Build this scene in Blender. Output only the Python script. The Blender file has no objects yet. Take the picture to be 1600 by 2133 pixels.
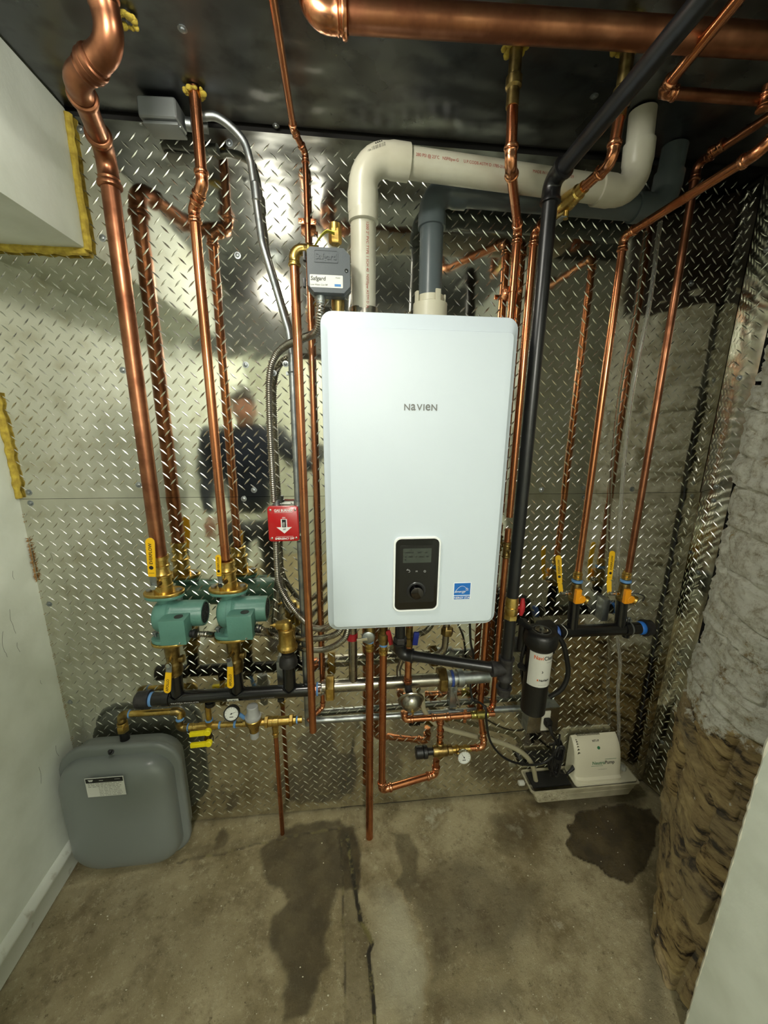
import bpy, bmesh, math, random
from mathutils import Vector, Matrix, noise
C = bpy.context.scene.collection
PI = math.pi
random.seed(7)

# ---------------------------------------------------------------- camera
IMG_W, IMG_H = 1600, 2133
FPX = 798.16
PITCH, YAW, ROLL = math.radians(13.438), math.radians(5.9736), math.radians(0.578)
CAM = Vector((0.0, -1.24, 1.533))
_f = Vector((math.sin(YAW)*math.cos(PITCH), math.cos(YAW)*math.cos(PITCH), -math.sin(PITCH)))
_r0 = Vector((math.cos(YAW), -math.sin(YAW), 0)); _u0 = _r0.cross(_f)
_r = _r0*math.cos(ROLL) + _u0*math.sin(ROLL)
_u = _u0*math.cos(ROLL) - _r0*math.sin(ROLL)
cam_data = bpy.data.cameras.new('camera')
cam_data.sensor_fit = 'VERTICAL'; cam_data.sensor_height = 24.0
cam_data.lens = FPX/IMG_H*24.0
cam_data.clip_start = 0.01
cam = bpy.data.objects.new('camera', cam_data); C.objects.link(cam)
cam.matrix_world = Matrix(((_r.x, _u.x, -_f.x, CAM.x), (_r.y, _u.y, -_f.y, CAM.y), (_r.z, _u.z, -_f.z, CAM.z), (0, 0, 0, 1)))
bpy.context.scene.camera = cam

# ---------------------------------------------------------------- world, lights, exposure
world = bpy.data.worlds.new('world'); bpy.context.scene.world = world
world.use_nodes = True
world.node_tree.nodes['Background'].inputs[0].default_value = (0.80, 0.9, 1.0, 1)
world.node_tree.nodes['Background'].inputs[1].default_value = 0.02
vs = bpy.context.scene.view_settings
vs.view_transform = 'Standard'; vs.look = 'None'; vs.gamma = 1; vs.use_curve_mapping = False
vs.exposure = 0.32

def point_light(name, loc, power, radius, col):
    l = bpy.data.lights.new(name, 'POINT'); l.energy = power; l.shadow_soft_size = radius; l.color = col
    o = bpy.data.objects.new(name, l); C.objects.link(o); o.location = loc
    return o
LAMP_A = Vector((-0.30, -0.80, 2.17)); LAMP_B = Vector((-0.09, -0.50, 2.215)); LAMP_FILL = Vector((0.16, -2.35, 2.1))
LAMP_COL = (1.0, 0.975, 0.88)
point_light('lamp_light', LAMP_A + Vector((0, 0, -0.05)), 14.5, 0.05, LAMP_COL)
point_light('lamp_light', LAMP_B + Vector((0, 0, -0.03)), 2.0, 0.025, LAMP_COL)
point_light('lamp_light', LAMP_FILL + Vector((0, 0, -0.06)), 95.0, 0.10, LAMP_COL)  # fill lamp added in the hall to lift floor and walls

# ---------------------------------------------------------------- placing
def ray(x, y):
    d = _f*FPX + _r*(x-IMG_W/2) - _u*(y-IMG_H/2)
    return d/d.y
def W(x, y, d):            # point at distance d in front of the back wall
    return CAM + ray(x, y)*(-CAM.y - d)
def Zp(x, y, z):           # point at height z
    r = ray(x, y); return CAM + r*((z-CAM.z)/r.z)
def Xp(x, y, X):
    r = ray(x, y); return CAM + r*(X/r.x)
def V(*a): return Vector(a)
XA, YA, ZA = V(1, 0, 0), V(0, 1, 0), V(0, 0, 1)

# ---------------------------------------------------------------- materials
def lin(c):
    return tuple(((v/255)/12.92 if v/255 <= 0.04045 else ((v/255+0.055)/1.055)**2.4) for v in c)
MATS = {}
def mat(name, col, rough=0.5, metal=0.0, col2=None, scale=20, mix=(0.35, 0.65), bump=0.0, bscale=80, rough2=None, spec=0.5, emit=0, stretch=None, coat=0, alpha=None, trans=0, ior=1.45, detail=4):
    if name in MATS: return MATS[name]
    m = bpy.data.materials.new(name); m.use_nodes = True; nt = m.node_tree; N = nt.nodes; L = nt.links
    b = N['Principled BSDF']
    b.inputs['Base Color'].default_value = (*lin(col), 1)
    b.inputs['Roughness'].default_value = rough; b.inputs['Metallic'].default_value = metal
    b.inputs['Specular IOR Level'].default_value = spec
    b.inputs['Coat Weight'].default_value = coat; b.inputs['Coat Roughness'].default_value = 0.1
    if trans: b.inputs['Transmission Weight'].default_value = trans; b.inputs['IOR'].default_value = ior
    if alpha is not None: b.inputs['Alpha'].default_value = alpha
    if emit: b.inputs['Emission Color'].default_value = (*lin(col), 1); b.inputs['Emission Strength'].default_value = emit
    if col2 or bump or rough2 is not None:
        tc = N.new('ShaderNodeTexCoord'); mp = N.new('ShaderNodeMapping'); L.new(tc.outputs['Object'], mp.inputs[0])
        if stretch: mp.inputs['Scale'].default_value = stretch
    if col2 or rough2 is not None:
        n = N.new('ShaderNodeTexNoise'); n.inputs['Scale'].default_value = scale; n.inputs['Detail'].default_value = detail
        L.new(mp.outputs[0], n.inputs['Vector'])
        mr = N.new('ShaderNodeMapRange'); mr.inputs[1].default_value = mix[0]; mr.inputs[2].default_value = mix[1]
        L.new(n.outputs[0], mr.inputs[0])
        if col2:
            mx = N.new('ShaderNodeMix'); mx.data_type = 'RGBA'
            mx.inputs[6].default_value = (*lin(col), 1); mx.inputs[7].default_value = (*lin(col2), 1)
            L.new(mr.outputs[0], mx.inputs[0]); L.new(mx.outputs[2], b.inputs['Base Color'])
        if rough2 is not None:
            m2 = N.new('ShaderNodeMapRange'); m2.inputs[3].default_value = rough; m2.inputs[4].default_value = rough2
            L.new(mr.outputs[0], m2.inputs[0]); L.new(m2.outputs[0], b.inputs['Roughness'])
    if bump:
        n2 = N.new('ShaderNodeTexNoise'); n2.inputs['Scale'].default_value = bscale; n2.inputs['Detail'].default_value = 3
        L.new(mp.outputs[0], n2.inputs['Vector'])
        bp = N.new('ShaderNodeBump'); bp.inputs['Strength'].default_value = 1; bp.inputs['Distance'].default_value = bump
        L.new(n2.outputs[0], bp.inputs['Height']); L.new(bp.outputs[0], b.inputs['Normal'])
    MATS[name] = m
    return m

copper = mat('copper', (204, 136, 96), 0.20, 1, (168, 102, 68), 14, (0.4, 0.75), rough2=0.34, bump=0.0002, bscale=9)
copper_dull = mat('copper_dull', (166, 112, 82), 0.30, 1, (120, 76, 54), 18, rough2=0.45)
copper_fit = mat('copper_fitting', (222, 158, 118), 0.17, 1, (178, 112, 76), 30, rough2=0.3)
brass = mat('brass', (212, 182, 108), 0.25, 1, (178, 146, 76), 40, rough2=0.38)
brass_dull = mat('brass_dull', (168, 146, 92), 0.38, 1, (112, 92, 54), 40)
steel = mat('steel', (176, 172, 162), 0.22, 1, (140, 136, 126), 20, rough2=0.32)
zinc = mat('zinc', (172, 176, 176), 0.36, 1, (132, 138, 140), 30, rough2=0.5)
chrome = mat('chrome', (225, 228, 230), 0.08, 1)
iron = mat('black_iron', (15, 15, 16), 0.33, 0.0, (24, 24, 26), 30, spec=0.5)
iron_fit = mat('iron_fitting', (62, 60, 60), 0.48, 0.5, (44, 43, 43), 60, bump=0.0004, bscale=200)
black_paint = mat('black_paint', (14, 14, 15), 0.25, 0, spec=0.5, coat=0.3)
black_plastic = mat('black_plastic', (18, 18, 18), 0.42, 0, bump=0.0003, bscale=300)
rubber = mat('black_rubber', (14, 14, 14), 0.5)
white_coat = mat('white_enamel', (196, 207, 216), 0.42, 0, bump=0.00008, bscale=500)
bezel_white = mat('white_gloss', (232, 236, 236), 0.15, 0, coat=0.5)
pvc = mat('white_pvc', (190, 188, 172), 0.34, 0, (172, 168, 150), 10)
pvc_grey = mat('grey_pvc', (84, 93, 96), 0.3, 0)
teal = mat('teal_paint', (86, 130, 118), 0.36, 0, (78, 120, 108), 12, bump=0.0004, bscale=160)
yellow = mat('yellow_vinyl', (226, 178, 18), 0.42)
yellow_br = mat('yellow_plastic', (236, 218, 20), 0.4)
orange = mat('orange_vinyl', (232, 150, 14), 0.42)
red = mat('red_paint', (176, 20, 24), 0.3, coat=0.3)
red_d = mat('red_vinyl', (150, 24, 34), 0.4)
blue = mat('blue_vinyl', (24, 40, 120), 0.4)
tape = mat('blue_thread_seal', (92, 138, 190), 0.5)
white_print = mat('white_print', (230, 230, 228), 0.5)
black_print = mat('black_print', (18, 18, 20), 0.5)
grey_print = mat('grey_print', (96, 98, 96), 0.4)
red_print = mat('red_print', (150, 50, 44), 0.6)
silver_label = mat('silver_label', (196, 196, 188), 0.4)
paper = mat('paper_label', (206, 208, 202), 0.5)
foam = mat('yellow_foam', (186, 164, 62), 0.9, 0, (148, 126, 44), 60, bump=0.004, bscale=70)
tank_grey = mat('tank_enamel', (112, 118, 116), 0.34, 0, coat=0.12)
plastic_box = mat('dark_grey_plastic', (74, 80, 84), 0.42, 0, bump=0.00015, bscale=500)
cream = mat('cream_plastic', (196, 192, 170), 0.4)
clear_tray = mat('cloudy_tray', (190, 186, 164), 0.3, trans=0.35)
clear_tube = mat('clear_tube', (232, 232, 226), 0.12, trans=0.9, ior=1.25)
glass = mat('gauge_glass', (250, 250, 250), 0.02, trans=1, ior=1.05)
skin_m = mat('skin', (196, 140, 112), 0.5)

# ---------------------------------------------------------------- mesh building
class MB:
    def __init__(s): s.v = []; s.f = []
    def add(s, vs, fs):
        o = len(s.v); s.v += [Vector(v) for v in vs]; s.f += [tuple(i+o for i in f) for f in fs]; return s
    def rings(s, rings, cap0=True, cap1=True, close=True):
        n = len(rings[0]); o = len(s.v)
        for r in rings: s.v += [Vector(p) for p in r]
        for i in range(len(rings)-1):
            for j in range(n if close else n-1):
                k = (j+1) % n
                s.f.append((o+i*n+j, o+i*n+k, o+(i+1)*n+k, o+(i+1)*n+j))
        if cap0: s.f.append(tuple(o+j for j in range(n))[::-1])
        if cap1: s.f.append(tuple(o+(len(rings)-1)*n+j for j in range(n)))
        return s
    def sweep(s, pts, r, seg=16, caps=True, up=None):
        pts = [Vector(p) for p in pts]; n = len(pts)
        rr = r if isinstance(r, (list, tuple)) else [r]*n
        T = []
        for i in range(n):
            a = pts[max(i-1, 0)]; b = pts[min(i+1, n-1)]; d = b-a
            T.append(d.normalized() if d.length > 1e-9 else (T[-1] if T else ZA.copy()))
        q = up or (XA if abs(T[0].x) < 0.8 else ZA)
        N0 = (q - T[0]*q.dot(T[0])).normalized(); rings = []
        for i in range(n):
            N0 = (N0 - T[i]*N0.dot(T[i])).normalized(); B = T[i].cross(N0)
            rings.append([pts[i] + (N0*math.cos(2*PI*j/seg) + B*math.sin(2*PI*j/seg))*rr[i] for j in range(seg)])
        return s.rings(rings, caps, caps)
    def lathe(s, o, ax, prof, seg=24):       # prof = [(height, radius)]
        o = Vector(o); ax = Vector(ax).normalized(); q = XA if abs(ax.x) < 0.8 else ZA
        a = (q-ax*q.dot(ax)).normalized(); b = ax.cross(a)
        rings = [[o+ax*h+(a*math.cos(2*PI*j/seg)+b*math.sin(2*PI*j/seg))*max(r, 1e-5) for j in range(seg)] for h, r in prof]
        return s.rings(rings)
    def hex(s, o, ax, h, r, ch=0.12):
        return s.lathe(o, ax, [(0, r*(1-ch)), (h*0.12, r), (h*0.88, r), (h, r*(1-ch))], 6)
    def box(s, c, size, R=None, bev=0.0, seg=2):
        bm = bmesh.new(); bmesh.ops.create_cube(bm, size=1.0)
        for v in bm.verts: v.co = Vector((v.co.x*size[0], v.co.y*size[1], v.co.z*size[2]))
        if bev: bmesh.ops.bevel(bm, geom=list(bm.edges), offset=bev, segments=seg, profile=0.6, affect='EDGES')
        M = (R.to_4x4() if R else Matrix.Identity(4)); M.translation = Vector(c)
        bm.verts.ensure_lookup_table(); bm.verts.index_update()
        s.add([M @ v.co for v in bm.verts], [[v.index for v in f.verts] for f in bm.faces]); bm.free(); return s
    def prism(s, poly, o, x, y, depth):      # poly in (u,v) of frame x,y ; extruded along x cross y
        o, x, y = Vector(o), Vector(x), Vector(y); n = x.cross(y).normalized()
        a = [o+x*p[0]+y*p[1] for p in poly]
        return s.rings([a, [p+n*depth for p in a]])
    def loft(s, loops, cap0=True, cap1=True): return s.rings(loops, cap0, cap1)
    def sphere(s, c, r, seg=16, nr=10, sc=(1, 1, 1)):
        rings = [[Vector(c)+Vector((r*sc[0]*math.sin(t)*math.cos(2*PI*j/seg), r*sc[1]*math.sin(t)*math.sin(2*PI*j/seg), r*sc[2]*math.cos(t))) for j in range(seg)]
                 for t in [max(0.02, min(PI-0.02, PI*i/nr)) for i in range(nr+1)]]
        rings.reverse()
        return s.rings(rings)
    def build(s, name, m, parent=None, base=None, smooth=35, subsurf=0):
        me = bpy.data.meshes.new(name); b = base or V(0, 0, 0)
        me.from_pydata([tuple(v-b) for v in s.v], [], s.f); me.validate(); me.update()
        if m: me.materials.append(m)
        if smooth: me.shade_smooth(); me.set_sharp_from_angle(angle=math.radians(smooth))
        o = bpy.data.objects.new(name, me); C.objects.link(o)
        if parent is not None: o.parent = parent
        else: o.location = b
        return o

def rrect(w, h, r, n=5, cx=0, cy=0):
    p = []
    for (sx, sy, a0) in ((1, 1, 0), (-1, 1, 90), (-1, -1, 180), (1, -1, 270)):
        for i in range(n+1):
            a = math.radians(a0+90*i/n); p.append((cx+sx*(w/2-r)+r*math.cos(a), cy+sy*(h/2-r)+r*math.sin(a)))
    return p
def loop(poly, o, x, y, dn=0):
    n = Vector(x).cross(Vector(y)).normalized()
    return [Vector(o)+Vector(x)*p[0]+Vector(y)*p[1]+n*dn for p in poly]

class Thing:
    def __init__(s, name, label, cat, loc, group=None):
        s.loc = Vector(loc); s.e = bpy.data.objects.new(name, None); C.objects.link(s.e)
        s.e.empty_display_size = 0.05; s.e.location = s.loc
        s.e['label'] = label; s.e['category'] = cat
        if group: s.e['group'] = group
    def part(s, name, mb, m, label=None, smooth=35, kind=None):
        o = mb.build(name, m, s.e, s.loc, smooth)
        if label: o['label'] = label
        if kind: o['kind'] = kind
        return o
    def sub(s, parent, name, mb, m, label=None, smooth=35, kind=None):
        o = mb.build(name, m, parent, s.loc, smooth)
        if label: o['label'] = label
        if kind: o['kind'] = kind
        return o
def single(name, mb, m, label, cat, loc=(0, 0, 0), group=None, kind=None, smooth=35):
    o = mb.build(name, m, None, Vector(loc), smooth); o['label'] = label; o['category'] = cat
    if group: o['group'] = group
    if kind: o['kind'] = kind
    return o
def struct(name, mb, m, parent=None, label=None, smooth=35, cat=None):
    o = mb.build(name, m, parent, None, smooth)
    o['kind'] = 'structure'
    if label: o['label'] = label
    if cat: o['category'] = cat
    return o

# text turned into a flat mesh
def text_mb(txt, height, o, x, y, bold=0.0, ext=0.0003, wrap=None, align='C', sx=1.0, shear=0.0):
    cu = bpy.data.curves.new('lettering', 'FONT'); cu.body = txt; cu.size = 1.0; cu.offset = bold; cu.resolution_u = 3; cu.shear = shear
    cu.align_x = {'C': 'CENTER', 'L': 'LEFT', 'R': 'RIGHT'}[align]
    ob = bpy.data.objects.new('lettering', cu); C.objects.link(ob)
    dg = bpy.context.evaluated_depsgraph_get(); me = ob.evaluated_get(dg).to_mesh()
    k = height/0.70; x = Vector(x).normalized(); y = Vector(y).normalized(); n = x.cross(y)
    mb = MB(); o = Vector(o); vsx = []
    for v in me.vertices:
        a, b2 = v.co.x*k*sx, (v.co.y-0.35)*k
        if wrap:            # wrap = (radius, 'x' or 'y'): curve round an axis lying radius behind o
            R, which = wrap
            if which == 'x': th = a/R; p = o - n*R + (x*math.sin(th)+n*math.cos(th))*(R+ext) + y*b2
            else: th = b2/R; p = o - n*R + (y*math.sin(th)+n*math.cos(th))*(R+ext) + x*a
        else: p = o + x*a + y*b2 + n*ext
        vsx.append(p)
    mb.add(vsx, [tuple(f.vertices) for f in me.polygons])
    ob.evaluated_get(dg).to_mesh_clear(); bpy.data.objects.remove(ob); bpy.data.curves.remove(cu)
    return mb

# ---------------------------------------------------------------- pipe work
def arc_path(C0, a, b, R, n=8):
    """points of a bend at corner C0 from direction a to direction b"""
    a, b = Vector(a).normalized(), Vector(b).normalized()
    th = a.angle(b)
    if th < 0.02: return [Vector(C0)], 0
    L = R*math.tan(th/2); p0 = Vector(C0)-a*L
    nrm = (b-a*b.dot(a)).normalized(); cc = p0+nrm*R
    return [cc + (-nrm*math.cos(th*i/n)+a*math.sin(th*i/n))*R for i in range(n+1)], L
def rounded(pts, R, n=6):
    pts = [Vector(p) for p in pts]; out = [pts[0]]
    for i in range(1, len(pts)-1):
        a = pts[i]-pts[i-1]; b = pts[i+1]-pts[i]
        th = a.angle(b); RR = R
        if th > 0.02:
            mx = 0.48*min(a.length, b.length)/math.tan(th/2); RR = min(R, mx)
        ar, _ = arc_path(pts[i], a, b, RR, n); out += ar
    out.append(pts[-1]); return out
def spline(pts, n=8):
    P = [Vector(p) for p in pts]; P = [P[0]*2-P[1]]+P+[P[-1]*2-P[-2]]; out = []
    for i in range(1, len(P)-2):
        for k in range(n):
            t = k/n; a, b, c, d = P[i-1], P[i], P[i+1], P[i+2]
            out.append(0.5*((2*b)+(c-a)*t+(2*a-5*b+4*c-d)*t*t+(3*b-a-3*c+d)*t**3))
    out.append(P[-2]); return out

SOCK = {  # socket profiles: (fraction from the end, radius factor)
    'press': [(0, 1.04), (0.02, 1.12), (0.10, 1.30), (0.24, 1.34), (0.36, 1.28), (0.42, 1.12), (0.52, 1.10), (0.60, 1.17), (0.68, 1.10), (1, 1.10)],
    'plain': [(0, 1.02), (0.05, 1.13), (1, 1.13)],
    'pvc': [(0, 1.02), (0.02, 1.17), (0.8, 1.17), (1, 1.10)],
    'iron': [(0, 1.05), (0.03, 1.36), (0.30, 1.36), (0.45, 1.22), (1, 1.18)],
    'hub': [(0, 1.05), (0.05, 1.24), (0.9, 1.24), (1, 1.20)],
}
def fitting(mb, C0, a, b, r, style='press', R=None, S=None, seg=18):
    """elbow (or straight coupling if b is None) at C0"""
    R = R or r*1.6; S = S or r*1.9; prof = SOCK[style]; body = prof[-1][1]
    a = Vector(a).normalized()
    if b is None:
        pts = [Vector(C0)-a*S*(1-f) for f, _ in prof]+[Vector(C0)+a*S*(1-f) for f, _ in reversed(prof)]
        rr = [r*k for _, k in prof]+[r*k for _, k in reversed(prof)]
        mb.sweep(pts, rr, seg); return S, S
    b = Vector(b).normalized(); ar, L = arc_path(C0, a, b, R, 8)
    pts = [ar[0]-a*S*(1-f) for f, _ in prof[:-1]]+ar+[ar[-1]+b*S*(1-f) for f, _ in reversed(prof[:-1])]
    rr = [r*k for _, k in prof[:-1]]+[r*body]*len(ar)+[r*k for _, k in reversed(prof[:-1])]
    mb.sweep(pts, rr, seg); return L+S, L+S
def tee(mb, C0, a, b, r, rb=None, style='press', S=None, seg=18):
    """a = through direction, b = branch direction"""
    S = S or r*2.6; rb = rb or r; a = Vector(a).normalized(); b = Vector(b).normalized(); prof = SOCK[style]
    pts = [Vector(C0)-a*S*(1-f*0.75) for f, _ in prof]+[Vector(C0)+a*S*(1-f*0.75) for f, _ in reversed(prof)]
    mb.sweep(pts, [r*k for _, k in prof]+[r*k for _, k in reversed(prof)], seg)
    Sb = r+rb*1.8
    mb.sweep([Vector(C0)+b*(Sb*(1-f*0.9)) for f, _ in reversed(prof)], [rb*k for _, k in reversed(prof)], seg)
def run(th, pts, r, m, style='press', mf=None, R=None, S=None, ends=None, seg=16, first=None, elbow_name='elbow', pipe_name='pipe_section', skip=()):
    """pipes between the points, an elbow at each inner point"""
    pts = [Vector(p) for p in pts]; mf = mf or m; off = [0]*len(pts); made = []
    for i in range(1, len(pts)-1):
        a = pts[i]-pts[i-1]; b = pts[i+1]-pts[i]
        if i in skip: continue
        mb = MB(); l, _ = fitting(mb, pts[i], a, b, r, style, R, S, seg+2); off[i] = l
        made.append(th.part(elbow_name, mb, mf))
    for i in range(len(pts)-1):
        d = (pts[i+1]-pts[i]); Ln = d.length; d.normalize()
        s0 = pts[i]+d*max(0, off[i]-r*1.2 if off[i] else 0); s1 = pts[i+1]-d*max(0, off[i+1]-r*1.2 if off[i+1] else 0)
        if (s1-s0).dot(d) > 0.002: made.append(th.part(pipe_name, MB().sweep([s0, s1], r, seg), m))
    return made
def flex(th, pts, r, m, name='flexible_conduit', pitch=0.0062, seg=12, amp=0.20):
    p = spline(pts, 24); L = sum((p[i+1]-p[i]).length for i in range(len(p)-1)); n = max(8, int(L/pitch)*4)
    # resample evenly
    acc = [0]
    for i in range(len(p)-1): acc.append(acc[-1]+(p[i+1]-p[i]).length)
    q = []; j = 0
    for k in range(n+1):
        s = L*k/n
        while j < len(p)-2 and acc[j+1] < s: j += 1
        t = (s-acc[j])/max(1e-9, acc[j+1]-acc[j]); q.append(p[j].lerp(p[j+1], t))
    rr = [r*(1+amp*(0.5 if k % 4 in (1, 2) else -0.7)) for k in range(len(q))]
    mb = MB().sweep(q, rr, seg)
    return th.part(name, mb, m, smooth=70) if isinstance(th, Thing) else mb

# ================================================================= the room
CEIL = 2.272
XL = -0.977
def new_mat(name):
    m = bpy.data.materials.new(name); m.use_nodes = True; return m, m.node_tree.nodes, m.node_tree.links, m.node_tree.nodes['Principled BSDF']

# mirror-like tread plate: thin rolled aluminium, gently wavy, faint grime
def plate_material(name, base, rough, wave, grime):
    m, N, L, b = new_mat(name)
    b.inputs['Metallic'].default_value = 1.0
    tc = N.new('ShaderNodeTexCoord')
    n1 = N.new('ShaderNodeTexNoise'); n1.inputs['Scale'].default_value = 5.0; n1.inputs['Detail'].default_value = 5
    L.new(tc.outputs['Object'], n1.inputs['Vector'])
    mr = N.new('ShaderNodeMapRange'); mr.inputs[1].default_value = 0.35; mr.inputs[2].default_value = 0.7
    mr.inputs[3].default_value = rough; mr.inputs[4].default_value = rough*1.5
    L.new(n1.outputs[0], mr.inputs[0]); L.new(mr.outputs[0], b.inputs['Roughness'])
    mx = N.new('ShaderNodeMix'); mx.data_type = 'RGBA'; mx.inputs[6].default_value = (*lin(base), 1); mx.inputs[7].default_value = (*lin(grime), 1)
    n3 = N.new('ShaderNodeTexNoise'); n3.inputs['Scale'].default_value = 14; n3.inputs['Detail'].default_value = 6
    L.new(tc.outputs['Object'], n3.inputs['Vector'])
    m3 = N.new('ShaderNodeMapRange'); m3.inputs[1].default_value = 0.5; m3.inputs[2].default_value = 0.75; L.new(n3.outputs[0], m3.inputs[0])
    L.new(m3.outputs[0], mx.inputs[0]); L.new(mx.outputs[2], b.inputs['Base Color'])
    n2 = N.new('ShaderNodeTexNoise'); n2.inputs['Scale'].default_value = wave[0]; n2.inputs['Detail'].default_value = 1.5
    L.new(tc.outputs['Object'], n2.inputs['Vector'])
    bp = N.new('ShaderNodeBump'); bp.inputs['Distance'].default_value = wave[1]; bp.inputs['Strength'].default_value = 1
    L.new(n2.outputs[0], bp.inputs['Height']); L.new(bp.outputs[0], b.inputs['Normal'])
    return m
M_plate = plate_material('tread_plate', (214, 212, 200), 0.065, (13, 0.0008), (190, 184, 164))
M_lug = mat('tread_lug', (214, 214, 206), 0.22, 1, rough2=0.32, scale=60)
M_sheet = plate_material('ceiling_sheet', (104, 106, 108), 0.26, (5, 0.012), (76, 77, 78))
M_wallpaint = mat('drywall_paint', (212, 218, 208), 0.6, 0, (196, 202, 190), 7, bump=0.0006, bscale=60)
M_trimpaint = mat('trim_paint', (196, 200, 190), 0.45, 0, (150, 144, 128), 22, (0.62, 0.75), bump=0.0004, bscale=60)
M_dark = mat('dark_cavity', (20, 19, 17), 0.9)
M_hall = mat('hall_paint', (176, 180, 166), 0.7)

# --- back wall substrate with two tread plates
wb = struct('wall_back', MB().box((0.15, 0.06, 1.15), (2.7, 0.1, 2.5)), M_dark, label='rear wall clad in diamond tread plate behind the white boiler')
def lugs(o, x, y, w, h, p=0.0372, ph=(0, 0)):
    mb = MB(); n = x.cross(y); L_, Wd, Hh = 0.0290, 0.0044, 0.0012
    ni, nj = int(w/p)+2, int(h/p)+2
    for j in range(-1, nj):
        for i in range(-1, ni):
            for k in (0, 1):
                a = (i+0.5*k)*p+ph[0]; b2 = (j+0.5*k)*p+ph[1]
                if not (0.012 < a < w-0.012 and 0.012 < b2 < h-0.012): continue
                ang = math.radians(47 if k == 0 else -43); ca, sa = math.cos(ang), math.sin(ang)
                u = x*ca+y*sa; v = -x*sa+y*ca; c = o+x*a+y*b2
                q = [c-u*L_/2, c-u*L_*.14-v*Wd/2, c+u*L_*.14-v*Wd/2, c+u*L_/2, c+u*L_*.14+v*Wd/2, c-u*L_*.14+v*Wd/2, c-u*L_*.17+n*Hh, c+u*L_*.17+n*Hh]
                mb.add(q, [(0, 1, 6), (1, 2, 7, 6), (2, 3, 7), (3, 4, 7), (4, 5, 6, 7), (5, 0, 6)])
    return mb
def screw(parent, c, n, r=0.0055):
    c = Vector(c); mb = MB().lathe(c, n, [(0, r*1.7), (0.001, r*1.7), (0.0012, r), (0.004, r*0.95), (0.0052, r*0.5)], 10)
    return mb.build('screw', zinc, parent)
SEAM = 1.292
nY = V(0, -1, 0)
up_plate = MB().box((0.15, 0.0012, (SEAM+2.268)/2), (2.26, 0.0024, 2.268-SEAM)).build('tread_plate', M_plate, wb, smooth=0)
lo_plate = MB().box((0.15, 0.0004, (SEAM-0.001+0.012)/2), (2.26, 0.0028, SEAM-0.001-0.012)).build('tread_plate', M_plate, wb, smooth=0)
for pl, z0, z1, yy, ph in ((up_plate, SEAM, 2.262, 0.0, (0.004, 0.012)), (lo_plate, 0.012, SEAM-0.001, -0.001, (0.014, 0.005))):
    t = lugs(V(-0.98, yy, z0), XA, ZA, 2.26, z1-z0, ph=ph).build('tread_pattern', M_lug, pl, smooth=40); t['kind'] = 'stuff'
for q in ((60, 1026), (64, 1048), (103, 1258), (168, 270), (214, 496), (256, 771), (495, 532), (512, 760), (529, 1021), (508, 1039), (570, 777), (595, 758), (1128, 1020), (1215, 1017), (1317, 1019), (1216, 1036), (478, 298), (1440, 590), (146, 1462), (289, 1010), (800, 1600)):
    w = W(q[0], q[1], 0.0); screw(up_plate if w.z > SEAM else lo_plate, w, nY)

# --- narrow side plate on the right, splayed slightly, with its own seam
A0, A1 = V(1.279, -0.001, 0), V(1.303, -0.088, 0)
ax = (A1-A0).normalized(); an = ax.cross(ZA)
if an.x > 0: an = -an
wr = struct('wall_right', MB().box((A0+A1)/2 - an*0.03 + V(0, 0, 1.14), (0.05, 0.10, 2.27), Matrix(((-an.x, ax.x, 0), (-an.y, ax.y, 0), (0, 0, 1)))), M_dark, label='narrow side wall of tread plate between rear wall and stone')
for z0, z1, out in ((0.012, SEAM, 0.0), (SEAM+0.001, 2.262, 0.0016)):
    mb = MB(); w = (A1-A0).length
    o = V(A0.x, A0.y, z0)+an*out
    mb.rings([loop([(0, 0), (w, 0), (w, z1-z0), (0, z1-z0)], o-an*0.0025, ax, ZA), loop([(0, 0), (w, 0), (w, z1-z0), (0, z1-z0)], o, ax, ZA)])
    pl = mb.build('tread_plate', M_plate, wr, smooth=0)
    lg = MB(); L0 = lugs(V(0, 0, 0), XA, ZA, w, z1-z0, ph=(0.01, 0.004))
    lg.f = L0.f; lg.v = [o+ax*v.x+ZA*v.z+an*(-v.y) for v in L0.v]
    t = lg.build('tread_pattern', M_lug, pl, smooth=40); t['kind'] = 'stuff'
    for zz in ((0.25, 0.62, 1.0, 1.27) if z0 < 1 else (1.32, 1.68, 2.05)):
        screw(pl, V(A0.x, A0.y, zz)+ax*0.045+an*out, an, 0.005)

# --- ceiling: sheet metal over the appliance bay, painted board beyond
cl = struct('ceiling', MB().box((0.2, -1.6, CEIL+0.05), (3.2, 3.6, 0.06)), M_hall, label='ceiling above the boiler bay')
mpn = M_sheet.node_tree; mpg = mpn.nodes.new('ShaderNodeMapping'); mpg.inputs['Scale'].default_value = (1.1, 1.9, 1)
mpn.links.new([n for n in mpn.nodes if n.type == 'TEX_COORD'][0].outputs['Object'], mpg.inputs[0]); [mpn.links.new(mpg.outputs[0], n.inputs['Vector']) for n in mpn.nodes if n.type == 'TEX_NOISE' and n.inputs['Scale'].default_value == 5.0 and n.inputs['Detail'].default_value == 1.5]
sh = MB().box((0.36, -0.785, CEIL+0.009), (2.07, 1.55, 0.0026)).build('ceiling_sheet', M_sheet, cl, smooth=0)
sh['label'] = 'dull wavy sheet metal lining of the ceiling'
for q in ((575, 262), (1238, 200), (380, 60)):
    w = Zp(q[0], q[1], CEIL+0.0077); screw(sh, w, V(0, 0, -1))
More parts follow.
